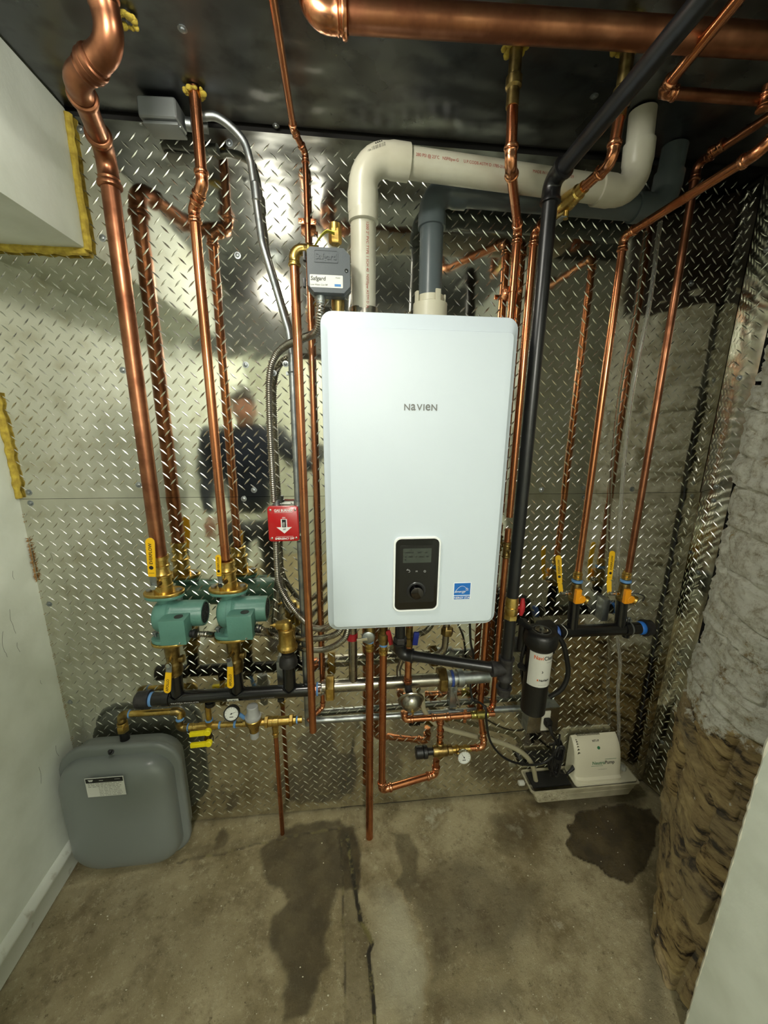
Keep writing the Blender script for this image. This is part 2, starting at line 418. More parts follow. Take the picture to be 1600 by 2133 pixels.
# --- left wall, dropped soffit, baseboard
wl = struct('wall_left', MB().box((XL-0.05, -1.55, 1.13), (0.1, 3.2, 2.26)), M_wallpaint, label='white painted left wall with scuffs')
SOF_X, SOF_Z, SOF_Y = -0.677, 1.968, -1.10
sf = struct('trim_1', MB().box(((SOF_X+XL)/2-0.002, SOF_Y/2-0.004, (SOF_Z+CEIL+0.006)/2), (SOF_X-XL+0.006, -SOF_Y-0.008, CEIL+0.004-SOF_Z), bev=0.004), M_wallpaint, label='white painted soffit box in the upper left corner')
bbp = [(0, 0), (0.017, 0), (0.017, 0.062), (0.020, 0.068), (0.019, 0.078), (0.012, 0.086), (0.007, 0.094), (0, 0.096)]
mb = MB(); mb.rings([[V(XL+p[0], -0.02, p[1]) for p in bbp], [V(XL+p[0], -3.0, p[1]) for p in bbp]])
struct('baseboard_left', mb, M_trimpaint, label='white moulded baseboard with scuffed top edge', smooth=50)
# foam beads sealing soffit and wall against the plate
def bead(p0, p1, r, n=40, seg=8, jitter=0.25, name='foam_seal', parent=None):
    p0, p1 = Vector(p0), Vector(p1); pts = []; rr = []
    for i in range(n+1):
        t = i/n; p = p0.lerp(p1, t)
        pts.append(p+noise.noise_vector(p*35)*r*0.25); rr.append(r*(1+jitter*noise.noise(p*55+V(3, 3, 3))))
    return MB().sweep(pts, rr, seg).build(name, foam, parent)
b1 = bead((SOF_X+0.004, -0.009, CEIL-0.006), (SOF_X+0.004, -0.009, SOF_Z-0.004), 0.0105, parent=sf)
b2 = bead((SOF_X+0.002, -0.009, SOF_Z-0.005), (XL+0.005, -0.009, SOF_Z-0.005), 0.010, parent=sf)
b3 = bead((XL+0.004, -0.006, 1.60), (XL+0.004, -0.006, SEAM+0.004), 0.010, 40, jitter=0.5, parent=wl)
# frayed brown edge under it
mb = MB()
for i in range(150):
    z = 0.15+1.12*random.random() if i < 60 else random.uniform(1.03, 1.17); c = V(XL+0.003, -0.004, z); d = V(-0.05+0.2*random.random(), -0.6, random.uniform(-0.6, 0.6)).normalized()
    L_ = random.uniform(0.004, 0.014) if 1.03 < z < 1.17 else random.uniform(0.001, 0.004)
    mb.sweep([c, c+d*L_], [0.0014, 0.0004], 4)
fr = mb.build('frayed_edge', mat('torn_paper', (150, 112, 62), 0.9), wl); fr['kind'] = 'stuff'
# hairline cracks and scuffs of the paint film, thin raised flakes
mb = MB()
for k in range(14):
    y0 = random.uniform(-0.62, -0.05); z0 = random.uniform(0.2, 1.25); pts = [V(XL+0.0003, y0, z0)]
    for s in range(random.randint(2, 5)): pts.append(pts[-1]+V(0, random.uniform(-0.006, 0.006), random.uniform(-0.025, -0.006)))
    mb.sweep(spline(pts, 4), 0.0004, 4)
sc = mb.build('paint_scuff', mat('scuff', (84, 86, 80), 0.8), wl); sc['kind'] = 'stuff'

# --- hall behind the camera (seen in the tread plate)
struct('wall_front', MB().box((0.3, -3.08, 1.13), (3.0, 0.12, 2.3)), M_hall, label='plain hall wall behind the camera')
struct('trim_2', MB().box((-0.06, -1.72, 2.12), (1.83, 0.24, 0.30)), mat('beam_paint', (120, 124, 122), 0.7), label='boxed beam across the hall ceiling')
DX, DY = 0.853, -0.672
dw = struct('wall_drywall', MB().box((DX+0.4, (DY-3.02)/2, 1.13), (0.8, -(DY+3.02), 2.28)), M_wallpaint, label='smooth white drywall end on the near right')
mb = MB()
pts = []; rr = []
for i in range(160):
    z = 2.2*i/159; p = V(DX+0.004, DY+0.001, z); pts.append(p+V(0, 0.0015, 0)*noise.noise(p*22)); rr.append(0.0045*(1+0.5*noise.noise(p*60)))
mb.sweep(pts, rr, 8); mb.build('plaster_edge', mat('plaster', (196, 194, 178), 0.85, 0, bump=0.001, bscale=120), dw)

# --- floor
FX0, FX1, FY0, FY1 = -1.05, 1.5, -0.80, 0.03
def poly_px(pts): return [(Zp(x, y, 0).x, Zp(x, y, 0).y) for x, y in pts]
def sdist(p, poly):
    x, y = p; ins = False; best = 9
    n = len(poly)
    for i in range(n):
        x1, y1 = poly[i]; x2, y2 = poly[(i+1) % n]
        if (y1 > y) != (y2 > y) and x < (x2-x1)*(y-y1)/(y2-y1)+x1: ins = not ins
        dx, dy = x2-x1, y2-y1; t = max(0, min(1, ((x-x1)*dx+(y-y1)*dy)/(dx*dx+dy*dy+1e-12)))
        best = min(best, math.hypot(x-x1-t*dx, y-y1-t*dy))
    return -best if ins else best
PALE = poly_px([(795, 1850), (848, 1872), (872, 1930), (892, 2000), (898, 2080), (870, 2110), (795, 2100), (786, 1990), (790, 1920)])
STAINS_SHADE = [  # polygon on the floor, strength, edge softness (m)
    (poly_px([(545, 1765), (590, 1730), (640, 1712), (705, 1705), (742, 1725), (752, 1790), (742, 1850), (722, 1850), (706, 1855), (695, 1880), (690, 1925), (678, 1960), (684, 2010), (662, 2050), (640, 2110), (590, 2133), (592, 2040), (583, 1990), (566, 1955), (570, 1905), (598, 1878), (585, 1853), (556, 1845), (547, 1815)]), 0.82, 0.010),
    (poly_px([(700, 1718), (738, 1722), (752, 1780), (750, 1858), (716, 1858), (712, 1790)]), 1.0, 0.006),
    (poly_px([(1205, 1690), (1300, 1672), (1352, 1680), (1368, 1705), (1362, 1760), (1345, 1800), (1312, 1832), (1268, 1826), (1238, 1798), (1196, 1786), (1180, 1756), (1190, 1735), (1184, 1718), (1203, 1708)]), 1.35, 0.004),
    (poly_px([(824, 1738), (850, 1738), (872, 1762), (872, 1780), (868, 1850), (850, 1880), (822, 1836), (836, 1810), (826, 1775)]), 0.62, 0.008),
    (poly_px([(836, 1830), (920, 1800), (960, 1780), (1060, 1830), (1130, 1850), (1110, 1930), (1060, 1990), (960, 1980), (905, 2060), (886, 1950), (858, 1880)]), 0.55, 0.05),
    (poly_px([(1020, 1695), (1090, 1690), (1125, 1722), (1105, 1760), (1055, 1775), (1030, 1740)]), 0.42, 0.025),
    (poly_px([(444, 1745), (462, 1726), (478, 1738), (470, 1755), (448, 1770), (442, 1765)]), 0.65, 0.005),
    (poly_px([(380, 1770), (560, 1735), (700, 1712), (700, 1730), (560, 1752), (400, 1790)]), 0.28, 0.008),
    (poly_px([(890, 2060), (1080, 2060), (1090, 2100), (1000, 2120), (900, 2125)]), 0.4, 0.03),
    (poly_px([(1340, 1950), (1372, 1930), (1392, 2133), (1330, 2133)]), 0.5, 0.03),
    (poly_px([(180, 1850), (300, 1830), (420, 1880), (460, 1980), (300, 2080), (150, 2000)]), 0.16, 0.08),
    (poly_px([(714, 1855), (746, 1860), (766, 1960), (772, 2040), (776, 2133), (724, 2133), (718, 2000)]), 0.34, 0.008),
    (poly_px([(1090, 1665), (1200, 1700), (1330, 1668), (1350, 1640), (1200, 1640)]), 0.6, 0.02),  # shade under the condensate tray, painted into the floor colour
]
CRACK = [(724, 1740), (740, 1850), (748, 1895), (752, 1918), (768, 1945), (775, 1965), (768, 1985), (772, 2030), (776, 2075), (782, 2133)]
CRACK = poly_px(CRACK); SEAML = poly_px([(711, 1745), (714, 1860), (718, 2010), (722, 2133)]); CURB = poly_px([(370, 1796), (448, 1778), (560, 1752), (620, 1738), (710, 1722)])
def pdist(p, pl):
    best = 9
    for i in range(len(pl)-1):
        x1, y1 = pl[i]; x2, y2 = pl[i+1]; dx, dy = x2-x1, y2-y1
        t = max(0, min(1, ((p[0]-x1)*dx+(p[1]-y1)*dy)/(dx*dx+dy*dy))); best = min(best, math.hypot(p[0]-x1-t*dx, p[1]-y1-t*dy))
    return best
def curb_y(x):
    if x > CURB[-1][0]: return 9
    for i in range(len(CURB)-1):
        if x <= CURB[i+1][0]: 
            t = (x-CURB[i][0])/(CURB[i+1][0]-CURB[i][0]); return CURB[i][1]*(1-t)+CURB[i+1][1]*t
    return 9
stp = 0.0064; nx = int((FX1-FX0)/stp); ny = int((FY1-FY0)/stp); vs_ = []; wet_shade = []; crk = []
for j in range(ny+1):
    for i in range(nx+1):
        x = FX0+(FX1-FX0)*i/nx; y = FY0+(FY1-FY0)*j/ny; p = V(x, y, 0)
        q = noise.noise_vector(p*26)*0.010 + noise.noise_vector(p*9)*0.014 + noise.noise_vector(p*70)*0.006
        w = 0
        for poly, st, so in STAINS_SHADE:
            d = sdist((x+q.x, y+q.y), poly)
            so2 = so*0.6
            if d < so2*2: w = max(w, st*max(0, min(1, 0.5-d/(2*so2))))
        c = max(0, 1-pdist((x+q.x*0.25, y+q.y*0.25), CRACK)/0.007); c2 = max(0, 1-pdist((x, y), SEAML)/0.005)*0.35
        c3 = max(0, 1-pdist((x+q.x*.4, y+q.y*.4), CURB)/0.007)*0.32
        z = -0.0045+0.0022*noise.noise(p*7)+0.0012*noise.noise(p*31)-0.007*c-0.003*c2-0.004*c3
        if y > curb_y(x): z += 0.003
        if w > 1.0: z -= 0.0015
        dp = sdist((x+q.x, y+q.y), PALE); w = w-0.42*max(0, min(1, 0.5-dp/0.09)) if w < 0.3 else w
        vs_.append((x, y, z)); wet_shade.append(w); crk.append(max(c, c2, c3))
fs_ = [(j*(nx+1)+i, j*(nx+1)+i+1, (j+1)*(nx+1)+i+1, (j+1)*(nx+1)+i) for j in range(ny) for i in range(nx)]
me = bpy.data.meshes.new('floor'); me.from_pydata(vs_, [], fs_)
a = me.attributes.new('wet_shade', 'FLOAT', 'POINT'); a.data.foreach_set('value', wet_shade)
a = me.attributes.new('crack', 'FLOAT', 'POINT'); a.data.foreach_set('value', crk)
me.shade_smooth()
m, N, L, b = new_mat('concrete_floor')
tc = N.new('ShaderNodeTexCoord')
def nz(scale, detail=6, rough=0.6):
    n = N.new('ShaderNodeTexNoise'); n.inputs['Scale'].default_value = scale; n.inputs['Detail'].default_value = detail; n.inputs['Roughness'].default_value = rough
    L.new(tc.outputs['Object'], n.inputs['Vector']); return n.outputs[0]
def rng(src, a0, a1, b0=0, b1=1):
    r = N.new('ShaderNodeMapRange'); L.new(src, r.inputs[0]); r.inputs[1].default_value = a0; r.inputs[2].default_value = a1; r.inputs[3].default_value = b0; r.inputs[4].default_value = b1; return r.outputs[0]
def mixc(fac, c1, c2):
    x = N.new('ShaderNodeMix'); x.data_type = 'RGBA'
    if isinstance(fac, float): x.inputs[0].default_value = fac
    else: L.new(fac, x.inputs[0])
    for k, c in ((6, c1), (7, c2)):
        if isinstance(c, tuple): x.inputs[k].default_value = (*lin(c), 1)
        else: L.new(c, x.inputs[k])
    return x.outputs[2]
at = N.new('ShaderNodeAttribute'); at.attribute_name = 'wet_shade'; ac = N.new('ShaderNodeAttribute'); ac.attribute_name = 'crack'
c = mixc(rng(nz(3.2), 0.38, 0.62), (126, 114, 82), (162, 151, 119))
c = mixc(rng(nz(9, 8, 0.75), 0.5, 0.72), c, (98, 84, 56))
c = mixc(rng(nz(48, 9, 0.85), 0.54, 0.66), c, (176, 168, 138)); c = mixc(rng(nz(33, 9, 0.85), 0.56, 0.66), c, (84, 72, 44)); c = mixc(rng(nz(2.1, 7, 0.7), 0.55, 0.66), c, (108, 94, 62)); c = mixc(rng(nz(4.3, 9, 0.75), 0.60, 0.68), c, (168, 162, 138))
c = mixc(rng(nz(170, 2), 0.72, 0.76), c, (214, 210, 192))
c = mixc(rng(nz(110, 5), 0.66, 0.74), c, (92, 80, 58))
wet_shade_c = mixc(rng(nz(12), 0.4, 0.65), (52, 42, 22), (78, 66, 40))
c = mixc(rng(at.outputs['Fac'], 0.0, -0.6, 0, 0.75), c, (188, 184, 160)); c = mixc(rng(at.outputs['Fac'], 0.0, 0.95, 0, 0.95), c, wet_shade_c)
cc = rng(ac.outputs['Fac'], 0.04, 0.42); c = mixc(cc, c, mixc(rng(nz(30), 0.5, 0.6), (44, 38, 24), (112, 104, 62)))
L.new(c, b.inputs['Base Color'])
L.new(rng(at.outputs['Fac'], 0.3, 1.3, 0.75, 0.25), b.inputs['Roughness'])
bp = N.new('ShaderNodeBump'); bp.inputs['Distance'].default_value = 0.0045; L.new(nz(75, 9, 0.8), bp.inputs['Height']); L.new(bp.outputs[0], b.inputs['Normal'])
me.materials.append(m); M_floor = m
fo = bpy.data.objects.new('floor', me); C.objects.link(fo); fo['kind'] = 'structure'; fo['label'] = 'stained bare concrete floor with damp patches'
struct('floor_hall', MB().box((0.3, (FY0-3.1)/2, -0.03), (3.0, -(FY0+3.1)+0.01, 0.05)), M_floor, label='concrete floor of the hall behind the camera')
# crumbs of mortar lying on the floor
mb = MB()
for k in range(130):
    x, y = random.uniform(-0.9, 1.2), random.uniform(-0.7, -0.02)
    r = random.uniform(0.0008, 0.0028); mb.sphere((x, y, r*0.3-0.003), r, 6, 4, (1, random.uniform(0.5, 1), 0.6))
db = mb.build('mortar_crumb', mat('mortar_crumb', (188, 182, 160), 0.9), fo); db['kind'] = 'stuff'

# --- rubble stone wall
TOP = [(1.303, -0.094), (1.235, -0.17), (1.185, -0.27), (1.155, -0.36), (1.165, -0.44), (1.24, -0.52), (1.36, -0.58), (1.55, -0.64)]
BOT = [(1.303, -0.094), (1.19, -0.22), (1.06, -0.36), (0.95, -0.47), (0.895, -0.56), (0.90, -0.64), (0.99, -0.73), (1.15, -0.80)]
def catm(P, t):
    n = len(P)-1; t = max(0, min(0.9999, t))*n; i = int(t); f = t-i
    g = lambda k: V(*P[max(0, min(n, k))], 0)
    a, b_, c_, d = g(i-1), g(i), g(i+1), g(i+2)
    return 0.5*((2*b_)+(c_-a)*f+(2*a-5*b_+4*c_-d)*f*f+(3*b_-a-3*c_+d)*f**3)
def wall_pt(s, z, out=0.0):
    k = max(0, 1-z/0.52)**1.5
    def q(s): return catm(TOP, s).lerp(catm(BOT, s), k)
    p = q(s); d = (q(min(0.999, s+0.02))-q(max(0, s-0.02))).normalized(); n = V(d.y, -d.x, 0)
    if n.x > 0 and s < 0.5: n = -n
    nn = V(d.y, -d.x, 0)
    n = nn if nn.dot(V(-0.7, -0.3, 0)) > 0 or s > 0.6 and nn.y < 0 else -nn
    p = p+n*out; return V(p.x, p.y, z)
m, N, L, b = new_mat('rubble_stone')
tc = N.new('ShaderNodeTexCoord'); sep = N.new('ShaderNodeSeparateXYZ'); L.new(tc.outputs['Object'], sep.inputs[0])
mp = N.new('ShaderNodeMapping'); mp.inputs['Scale'].default_value = (1, 1, 4.5); mp.inputs['Rotation'].default_value = (0.12, 0.25, 0); L.new(tc.outputs['Object'], mp.inputs[0])
st = N.new('ShaderNodeTexNoise'); st.inputs['Scale'].default_value = 9; st.inputs['Detail'].default_value = 9; st.inputs['Roughness'].default_value = 0.7; L.new(mp.outputs[0], st.inputs['Vector'])
oi = N.new('ShaderNodeObjectInfo')
c = mixc(rng(st.outputs[0], 0.36, 0.66), (128, 102, 60), (214, 190, 134))
c = mixc(rng(st.outputs[0], 0.37, 0.46), (46, 35, 20), c)
c = mixc(rng(oi.outputs['Random'], 0, 1, 0, 0.35), c, (128, 124, 112))
ww = mixc(rng(nz(22, 9, 0.85), 0.46, 0.62), (244, 244, 232), (184, 177, 152))
ad = N.new('ShaderNodeMath'); ad.operation = 'MULTIPLY_ADD'; L.new(nz(5, 8, 0.72), ad.inputs[0]); ad.inputs[1].default_value = 0.85; L.new(sep.outputs[2], ad.inputs[2])
wf = rng(ad.outputs[0], 0.99, 1.03)
pk = rng(nz(11, 9, 0.85), 0.57, 0.62, 1, 0.08)
mm = N.new('ShaderNodeMath'); mm.operation = 'MULTIPLY'; L.new(wf, mm.inputs[0]); L.new(pk, mm.inputs[1])
sp = rng(nz(42, 5, 0.7), 0.685, 0.70)        # scattered flecks of old whitewash lower down
mx2 = N.new('ShaderNodeMath'); mx2.operation = 'MAXIMUM'; L.new(mm.outputs[0], mx2.inputs[0]); L.new(sp, mx2.inputs[1])
c = mixc(mx2.outputs[0], c, ww)
L.new(c, b.inputs['Base Color']); b.inputs['Roughness'].default_value = 0.88
bp = N.new('ShaderNodeBump'); bp.inputs['Distance'].default_value = 0.017; L.new(st.outputs[0], bp.inputs['Height'])
bp2 = N.new('ShaderNodeBump'); bp2.inputs['Distance'].default_value = 0.003; L.new(nz(90, 6, 0.7), bp2.inputs['Height']); L.new(bp.outputs[0], bp2.inputs['Normal']); L.new(bp2.outputs[0], b.inputs['Normal'])
M_stone = m
M_mortar = M_stone
# mortar backing sheet
ns, nzv = 60, 120; mb = MB(); rows = []
for j in range(nzv+1):
    z = 2.27*j/nzv-0.01; row = []
    for i in range(ns+1):
        s = i/ns; q = noise.noise(V(s*9, z*9, 2))*0.008+noise.noise(V(s*25, z*30, 5))*0.004
        row.append(wall_pt(s, max(z, 0), -0.009+q-(0.03 if s < 0.03 else 0))+V(0, 0, min(z, 0)))
    rows.append(row)
mb.rings(rows, False, False, close=False)
ws = struct('wall_stone', mb, M_mortar, label='rubble stone wall, whitewashed above and bare brown below', smooth=60)
rs = random.Random(21)
z = -0.006; ci = 0
while z < 1.94:
    h = rs.uniform(0.035, 0.075) if z < 0.5 else rs.uniform(0.07, 0.15)
    if z < 1.62 < z+h+0.02: h = 1.64-z
    s = -0.02-rs.uniform(0, 0.1)
    while s < 1:
        w = rs.uniform(0.16, 0.34) if z < 0.5 else rs.uniform(0.2, 0.42)
        s0, s1 = max(0.022, s+0.006), min(0.995, s+w-0.006); s += w
        if s1-s0 < 0.05: continue
        tilt = rs.uniform(-0.03, 0.03)-0.02; bul = rs.uniform(0.002, 0.020) if z < 0.55 else rs.uniform(0.0, 0.014); sd = rs.uniform(0, 100)
        nu, nv = 26, 12; grid = []
        for b_ in range(nv+1):
            row = []
            for a_ in range(nu+1):
                u, v = a_/nu, b_/nv; ed = min(1, min(u if s0 > 0.03 else 1, 1-u)*9); ev = max(min(1, min(v, 1-v)*7+0.12*noise.noise(V(u*6, sd, 3))), 0.97 if (s0 < 0.03 and u < 0.12) else 0)
                prof = (1-(1-ed)**2)*(1-(1-ev)**2)
                ss = s0+(s1-s0)*u; zz = z-0.002+(h+0.004)*v+tilt*(u-0.5)*0.6+0.008*noise.noise(V(u*3, sd, v))
                wp = wall_pt(ss, max(zz, 0.0), 0); o_ = -0.020+(0.020+bul)*max(0, prof)**0.6 + (0.011*(1-2*abs(noise.noise(V(wp.x*7+sd*0.1, wp.y*7, zz*34+u*1.5))))-0.006+0.010*noise.noise(V(wp.x*13, wp.y*13, zz*26))+0.004*noise.noise(V(wp.x*45, wp.y*45, zz*70)))*prof
                row.append(wall_pt(ss, max(zz, 0.0), o_)+V(0, 0, min(0, zz)))
            grid.append(row)
        mb = MB().rings(grid, False, False, close=False); mb.build('stone', M_stone, ws, smooth=50)
    z += h; ci += 1
    if abs(z-1.64) < 1e-6: z += 0.024

tb = MB()  # unseen beam added above the stone so the plate reflects dark there
for (z0, z1, o0, o1) in ((1.94, 2.27, 0.012, 0.035),):
    a = [wall_pt(s_, 1.2, o0) for s_ in (0.0, 0.15, 0.3, 0.45)]; q = a[-1]+V(0.5, -0.2, 0)
    poly = [V(p.x, p.y, z0) for p in a+[q, V(1.6, -0.1, 0)]]
    tb.rings([poly, [V(p.x, p.y, z1) for p in poly]])
struct('trim_3', tb, mat('added_dark_beam', (52, 42, 32), 0.85, 0, (34, 27, 20), 20, bump=0.003, bscale=30, stretch=(1, 1, 6)), label='dark timber beam added above the stone wall to darken its reflection', smooth=0)

# ================================================================= boiler
def P(x, y, d): return W(x, y, d)
BX0, BX1, BZ0, BZ1, BF = -0.0475, 0.398, 1.001, 1.7615, 0.334
bcx, bcz = (BX0+BX1)/2, (BZ0+BZ1)/2; bw, bh = BX1-BX0, BZ1-BZ0
boiler = Thing('boiler', 'large white wall-hung boiler with a glossy black control panel', 'boiler', (bcx, -0.02, BZ0))
nx_, nz_ = XA, ZA
def bl(dx0, dx1, dz0, dz1, r, d):     # rounded rectangle at distance d, insets left,right,bottom,top
    w = bw-dx0-dx1; h = bh-dz0-dz1
    return loop(rrect(w, h, r, 6), V(BX0+dx0+w/2, -d, BZ0+dz0+h/2), XA, ZA)
mb = MB().loft([bl(0.004, 0.004, 0.008, 0.004, 0.02, 0.03), bl(0.004, 0.004, 0.008, 0.004, 0.02, 0.275)], True, True)
boiler.part('casing', mb, white_coat, smooth=40)
mb = MB().loft([bl(0, 0, 0, 0, 0.026, 0.270), bl(0, 0, 0, 0, 0.026, BF-0.004), bl(0.001, 0.001, 0.001, 0.001, 0.026, BF-0.001),
                bl(0.0025, 0.0025, 0.003, 0.003, 0.025, BF), bl(0.0145, 0.0145, 0.0155, 0.034, 0.012, BF+0.0125),
                bl(0.0155, 0.0155, 0.0165, 0.0355, 0.011, BF+0.014), bl(0.0165, 0.0165, 0.0175, 0.0365, 0.010, BF+0.0142),
                bl(0.030, 0.030, 0.030, 0.050, 0.006, BF+0.0145)], False, True)
cover = boiler.part('front_cover', mb, white_coat, smooth=22)
FD = BF+0.0146
def FP(x, y, extra=0.0): return W(x, y, FD+extra)
# control panel
c0 = FP(818, 1118); c1 = FP(917, 1270); pc = (FP(818, 1195)+FP(916, 1195))/2; pw = (FP(916, 1195)-FP(819, 1195)).x; ph_ = FP(867, 1117).z-FP(867, 1271).z
pc.z = (FP(867, 1117).z+FP(867, 1271).z)/2
def pl_(w, h, r, d): return loop(rrect(w, h, r, 6), V(pc.x, -d, pc.z), XA, ZA)
mb = MB().loft([pl_(pw, ph_, 0.018, FD-0.001), pl_(pw, ph_, 0.018, FD+0.004), pl_(pw-0.003, ph_-0.003, 0.017, FD+0.0065), pl_(pw-0.010, ph_-0.010, 0.014, FD+0.0062), pl_(pw-0.0105, ph_-0.0105, 0.014, FD+0.004)], True, True)
bez = boiler.part('control_panel', mb, bezel_white, smooth=30)
mb = MB().loft([pl_(pw-0.0108, ph_-0.0108, 0.0138, FD+0.0041), pl_(pw-0.0108, ph_-0.0108, 0.0138, FD+0.0056), pl_(pw-0.014, ph_-0.014, 0.012, FD+0.0068)], True, True)
boiler.sub(bez, 'glossy_fascia', mb, mat('black_gloss', (10, 10, 11), 0.06, spec=0.6), smooth=30)
def rect_part(par, nm, x0, y0, x1, y1, ext, m, r=0.001, base=FD+0.0068, border=0):
    a = W(x0, y0, base); b_ = W(x1, y1, base); cx_, cz_ = (a.x+b_.x)/2, (a.z+b_.z)/2
    w, h = abs(b_.x-a.x), abs(a.z-b_.z)
    mb = MB().loft([loop(rrect(w, h, r, 3), V(cx_, -base, cz_), XA, ZA), loop(rrect(w, h, r, 3), V(cx_, -base-ext, cz_), XA, ZA)])
    return boiler.sub(par, nm, mb, m)
rect_part(bez, 'inner_fascia', 833, 1137, 903, 1253, 0.0006, mat('black_satin', (17, 17, 18), 0.25), 0.003)
rect_part(bez, 'screen', 840, 1143, 898, 1171, 0.0010, mat('lcd', (58, 64, 58), 0.15), 0.001)
for (x0, y0, x1, y1) in ((844, 1150, 862, 1152), (870, 1150, 878, 1152), (884, 1150, 891, 1152), (843, 1158, 847, 1161), (852, 1158, 860, 1161), (866, 1158, 869, 1161), (873, 1158, 884, 1161), (888, 1158, 893, 1161), (843, 1165, 846, 1168), (855, 1144, 857, 1147)):
    rect_part(bez, 'display_segment', x0, y0, x1, y1, 0.0003, mat('lcd_seg', (30, 34, 32), 0.3), 0.0002, FD+0.0079)
# printed symbols row: return arrow, M, power mark
iconm = mat('icon_print', (176, 178, 176), 0.5)
def ring_mb(c, r, t, a0, a1, n=14, ext=0.0004):
    pts = [c+XA*r*math.cos(math.radians(a0+(a1-a0)*i/n))+ZA*r*math.sin(math.radians(a0+(a1-a0)*i/n)) for i in range(n+1)]
    return MB().sweep(pts, t, 5)
ic = lambda x, y: W(x, y, FD+0.0077)
m1 = ring_mb(ic(852, 1190), 0.0026, 0.0004, -120, 120); m1.sweep([ic(847, 1188), ic(853, 1187)], 0.0004, 5); m1.sweep([ic(847, 1188), ic(850, 1185)], 0.0004, 5)
boiler.sub(bez, 'return_symbol', m1, iconm)
boiler.sub(bez, 'lettering', text_mb('M', 0.0045, ic(868, 1190), XA, ZA), iconm)
m1 = ring_mb(ic(885, 1190), 0.0026, 0.0004, 120, 420); m1.sweep([ic(885, 1190), ic(885, 1187.5)], 0.0004, 5); boiler.sub(bez, 'power_symbol', m1, iconm)
kc = W(867, 1231, FD+0.0072)
boiler.sub(bez, 'dial_ring', MB().lathe(kc, nY, [(0, 0.0245), (0.001, 0.0245), (0.0022, 0.0225), (0.0022, 0.0195), (0.0005, 0.019)], 40), mat('smoky', (40, 40, 42), 0.2, 0.3))
kn = boiler.sub(bez, 'dial_knob', MB().lathe(kc, nY, [(0, 0.0175), (0.013, 0.0168), (0.0155, 0.0155), (0.0165, 0.013), (0.0166, 0.001)], 40), mat('knob_chrome', (70, 66, 66), 0.06, 1), label='mirror-finished round dial')
# maker's lettering on the door: N a v I e N drawn at one height
def door_text(parts, height, o, par, m, th=boiler, ext=0.0003):
    mb = MB(); x = 0; widths = []
    for ch, k in parts:
        t = text_mb(ch, height*k, V(0, 0, 0), XA, ZA, bold=0.014, ext=0); xs = [v.x for v in t.v]; zs = [v.z for v in t.v]
        w = max(xs)-min(xs); zlo = min(zs)
        for v in t.v: v.x += x-min(xs); v.z += -zlo
        # force to cap height
        hh = max(v.z for v in t.v)
        for v in t.v: v.z *= height/hh
        mb.add(t.v, t.f); x += w+height*0.16
    x -= height*0.16
    for v in mb.v: v.x += o.x-x/2; v.z += o.z-height/2; v.y = o.y-ext
    return th.sub(par, 'lettering', mb, m)
o = FP(876.5, 848.5, 0.0005); Hh = FP(876, 842).z-FP(876, 855.5).z
lt = door_text([('N', 1), ('a', 1.28), ('V', 1), ('I', 1), ('e', 1.28), ('N', 1)], Hh, o, cover, grey_print); lt['label'] = 'grey NAVIEN lettering'
# efficiency sticker
a = FP(945.5, 1214); b_ = FP(979.5, 1248); sc_ = V((a.x+b_.x)/2, -FD-0.0002, (a.z+b_.z)/2); sw = b_.x-a.x; sh_ = a.z-b_.z
st_ = boiler.sub(cover, 'sticker', MB().box(sc_, (sw, 0.0006, sh_)), mat('sticker_white', (228, 234, 240), 0.4), smooth=0)
mb = MB().box(sc_+V(0, -0.0004, sh_*0.12), (sw*0.93, 0.0004, sh_*0.70)); mb.box(sc_+V(0, -0.0004, -sh_*0.375), (sw*0.93, 0.0004, sh_*0.2))
boiler.sub(cover, 'sticker_field', mb, mat('sticker_blue', (14, 98, 178), 0.4), smooth=0)
so = sc_+V(0, -0.0008, 0)
mb = MB(); pts = [so+V(-sw*0.44+sw*0.88*i/20, 0, -sh_*0.16+sh_*0.46*math.sin(PI*(0.06+0.9*i/20))) for i in range(19)]; mb.sweep(pts, 0.00035, 4)
star = []
for i in range(11):
    a_ = PI/2+2*PI*i/10; r_ = (0.0044 if i % 2 == 0 else 0.0019); star.append(so+V(sw*0.27+r_*math.cos(a_), -0.0001, sh_*0.10+r_*math.sin(a_)))
mb.sweep(star, 0.00035, 4); boiler.sub(cover, 'arc_and_star', mb, white_print)
boiler.sub(cover, 'lettering', text_mb('energy', sh_*0.15, so+V(-sw*0.12, -0.0002, sh_*0.0), XA, V(0, 0, 1), shear=0.45), white_print)
boiler.sub(cover, 'lettering', text_mb('ENERGY STAR', sh_*0.115, so+V(0, -0.0002, -sh_*0.375), XA, ZA, bold=0.012, sx=0.98), white_print)
# underside connections that show below the door
def stub(nm, x, y, d, r, m, top=BZ0+0.02, bot=None, hexr=None):
    p = W(x, y, d); mb = MB().lathe((p.x, -d, p.z if bot is None else bot), ZA, [(0, r), (top-(p.z if bot is None else bot), r)], 16)
    if hexr: mb.hex((p.x, -d, (p.z if bot is None else bot)+0.004), ZA, 0.014, hexr)
    return boiler.part(nm, mb, m)

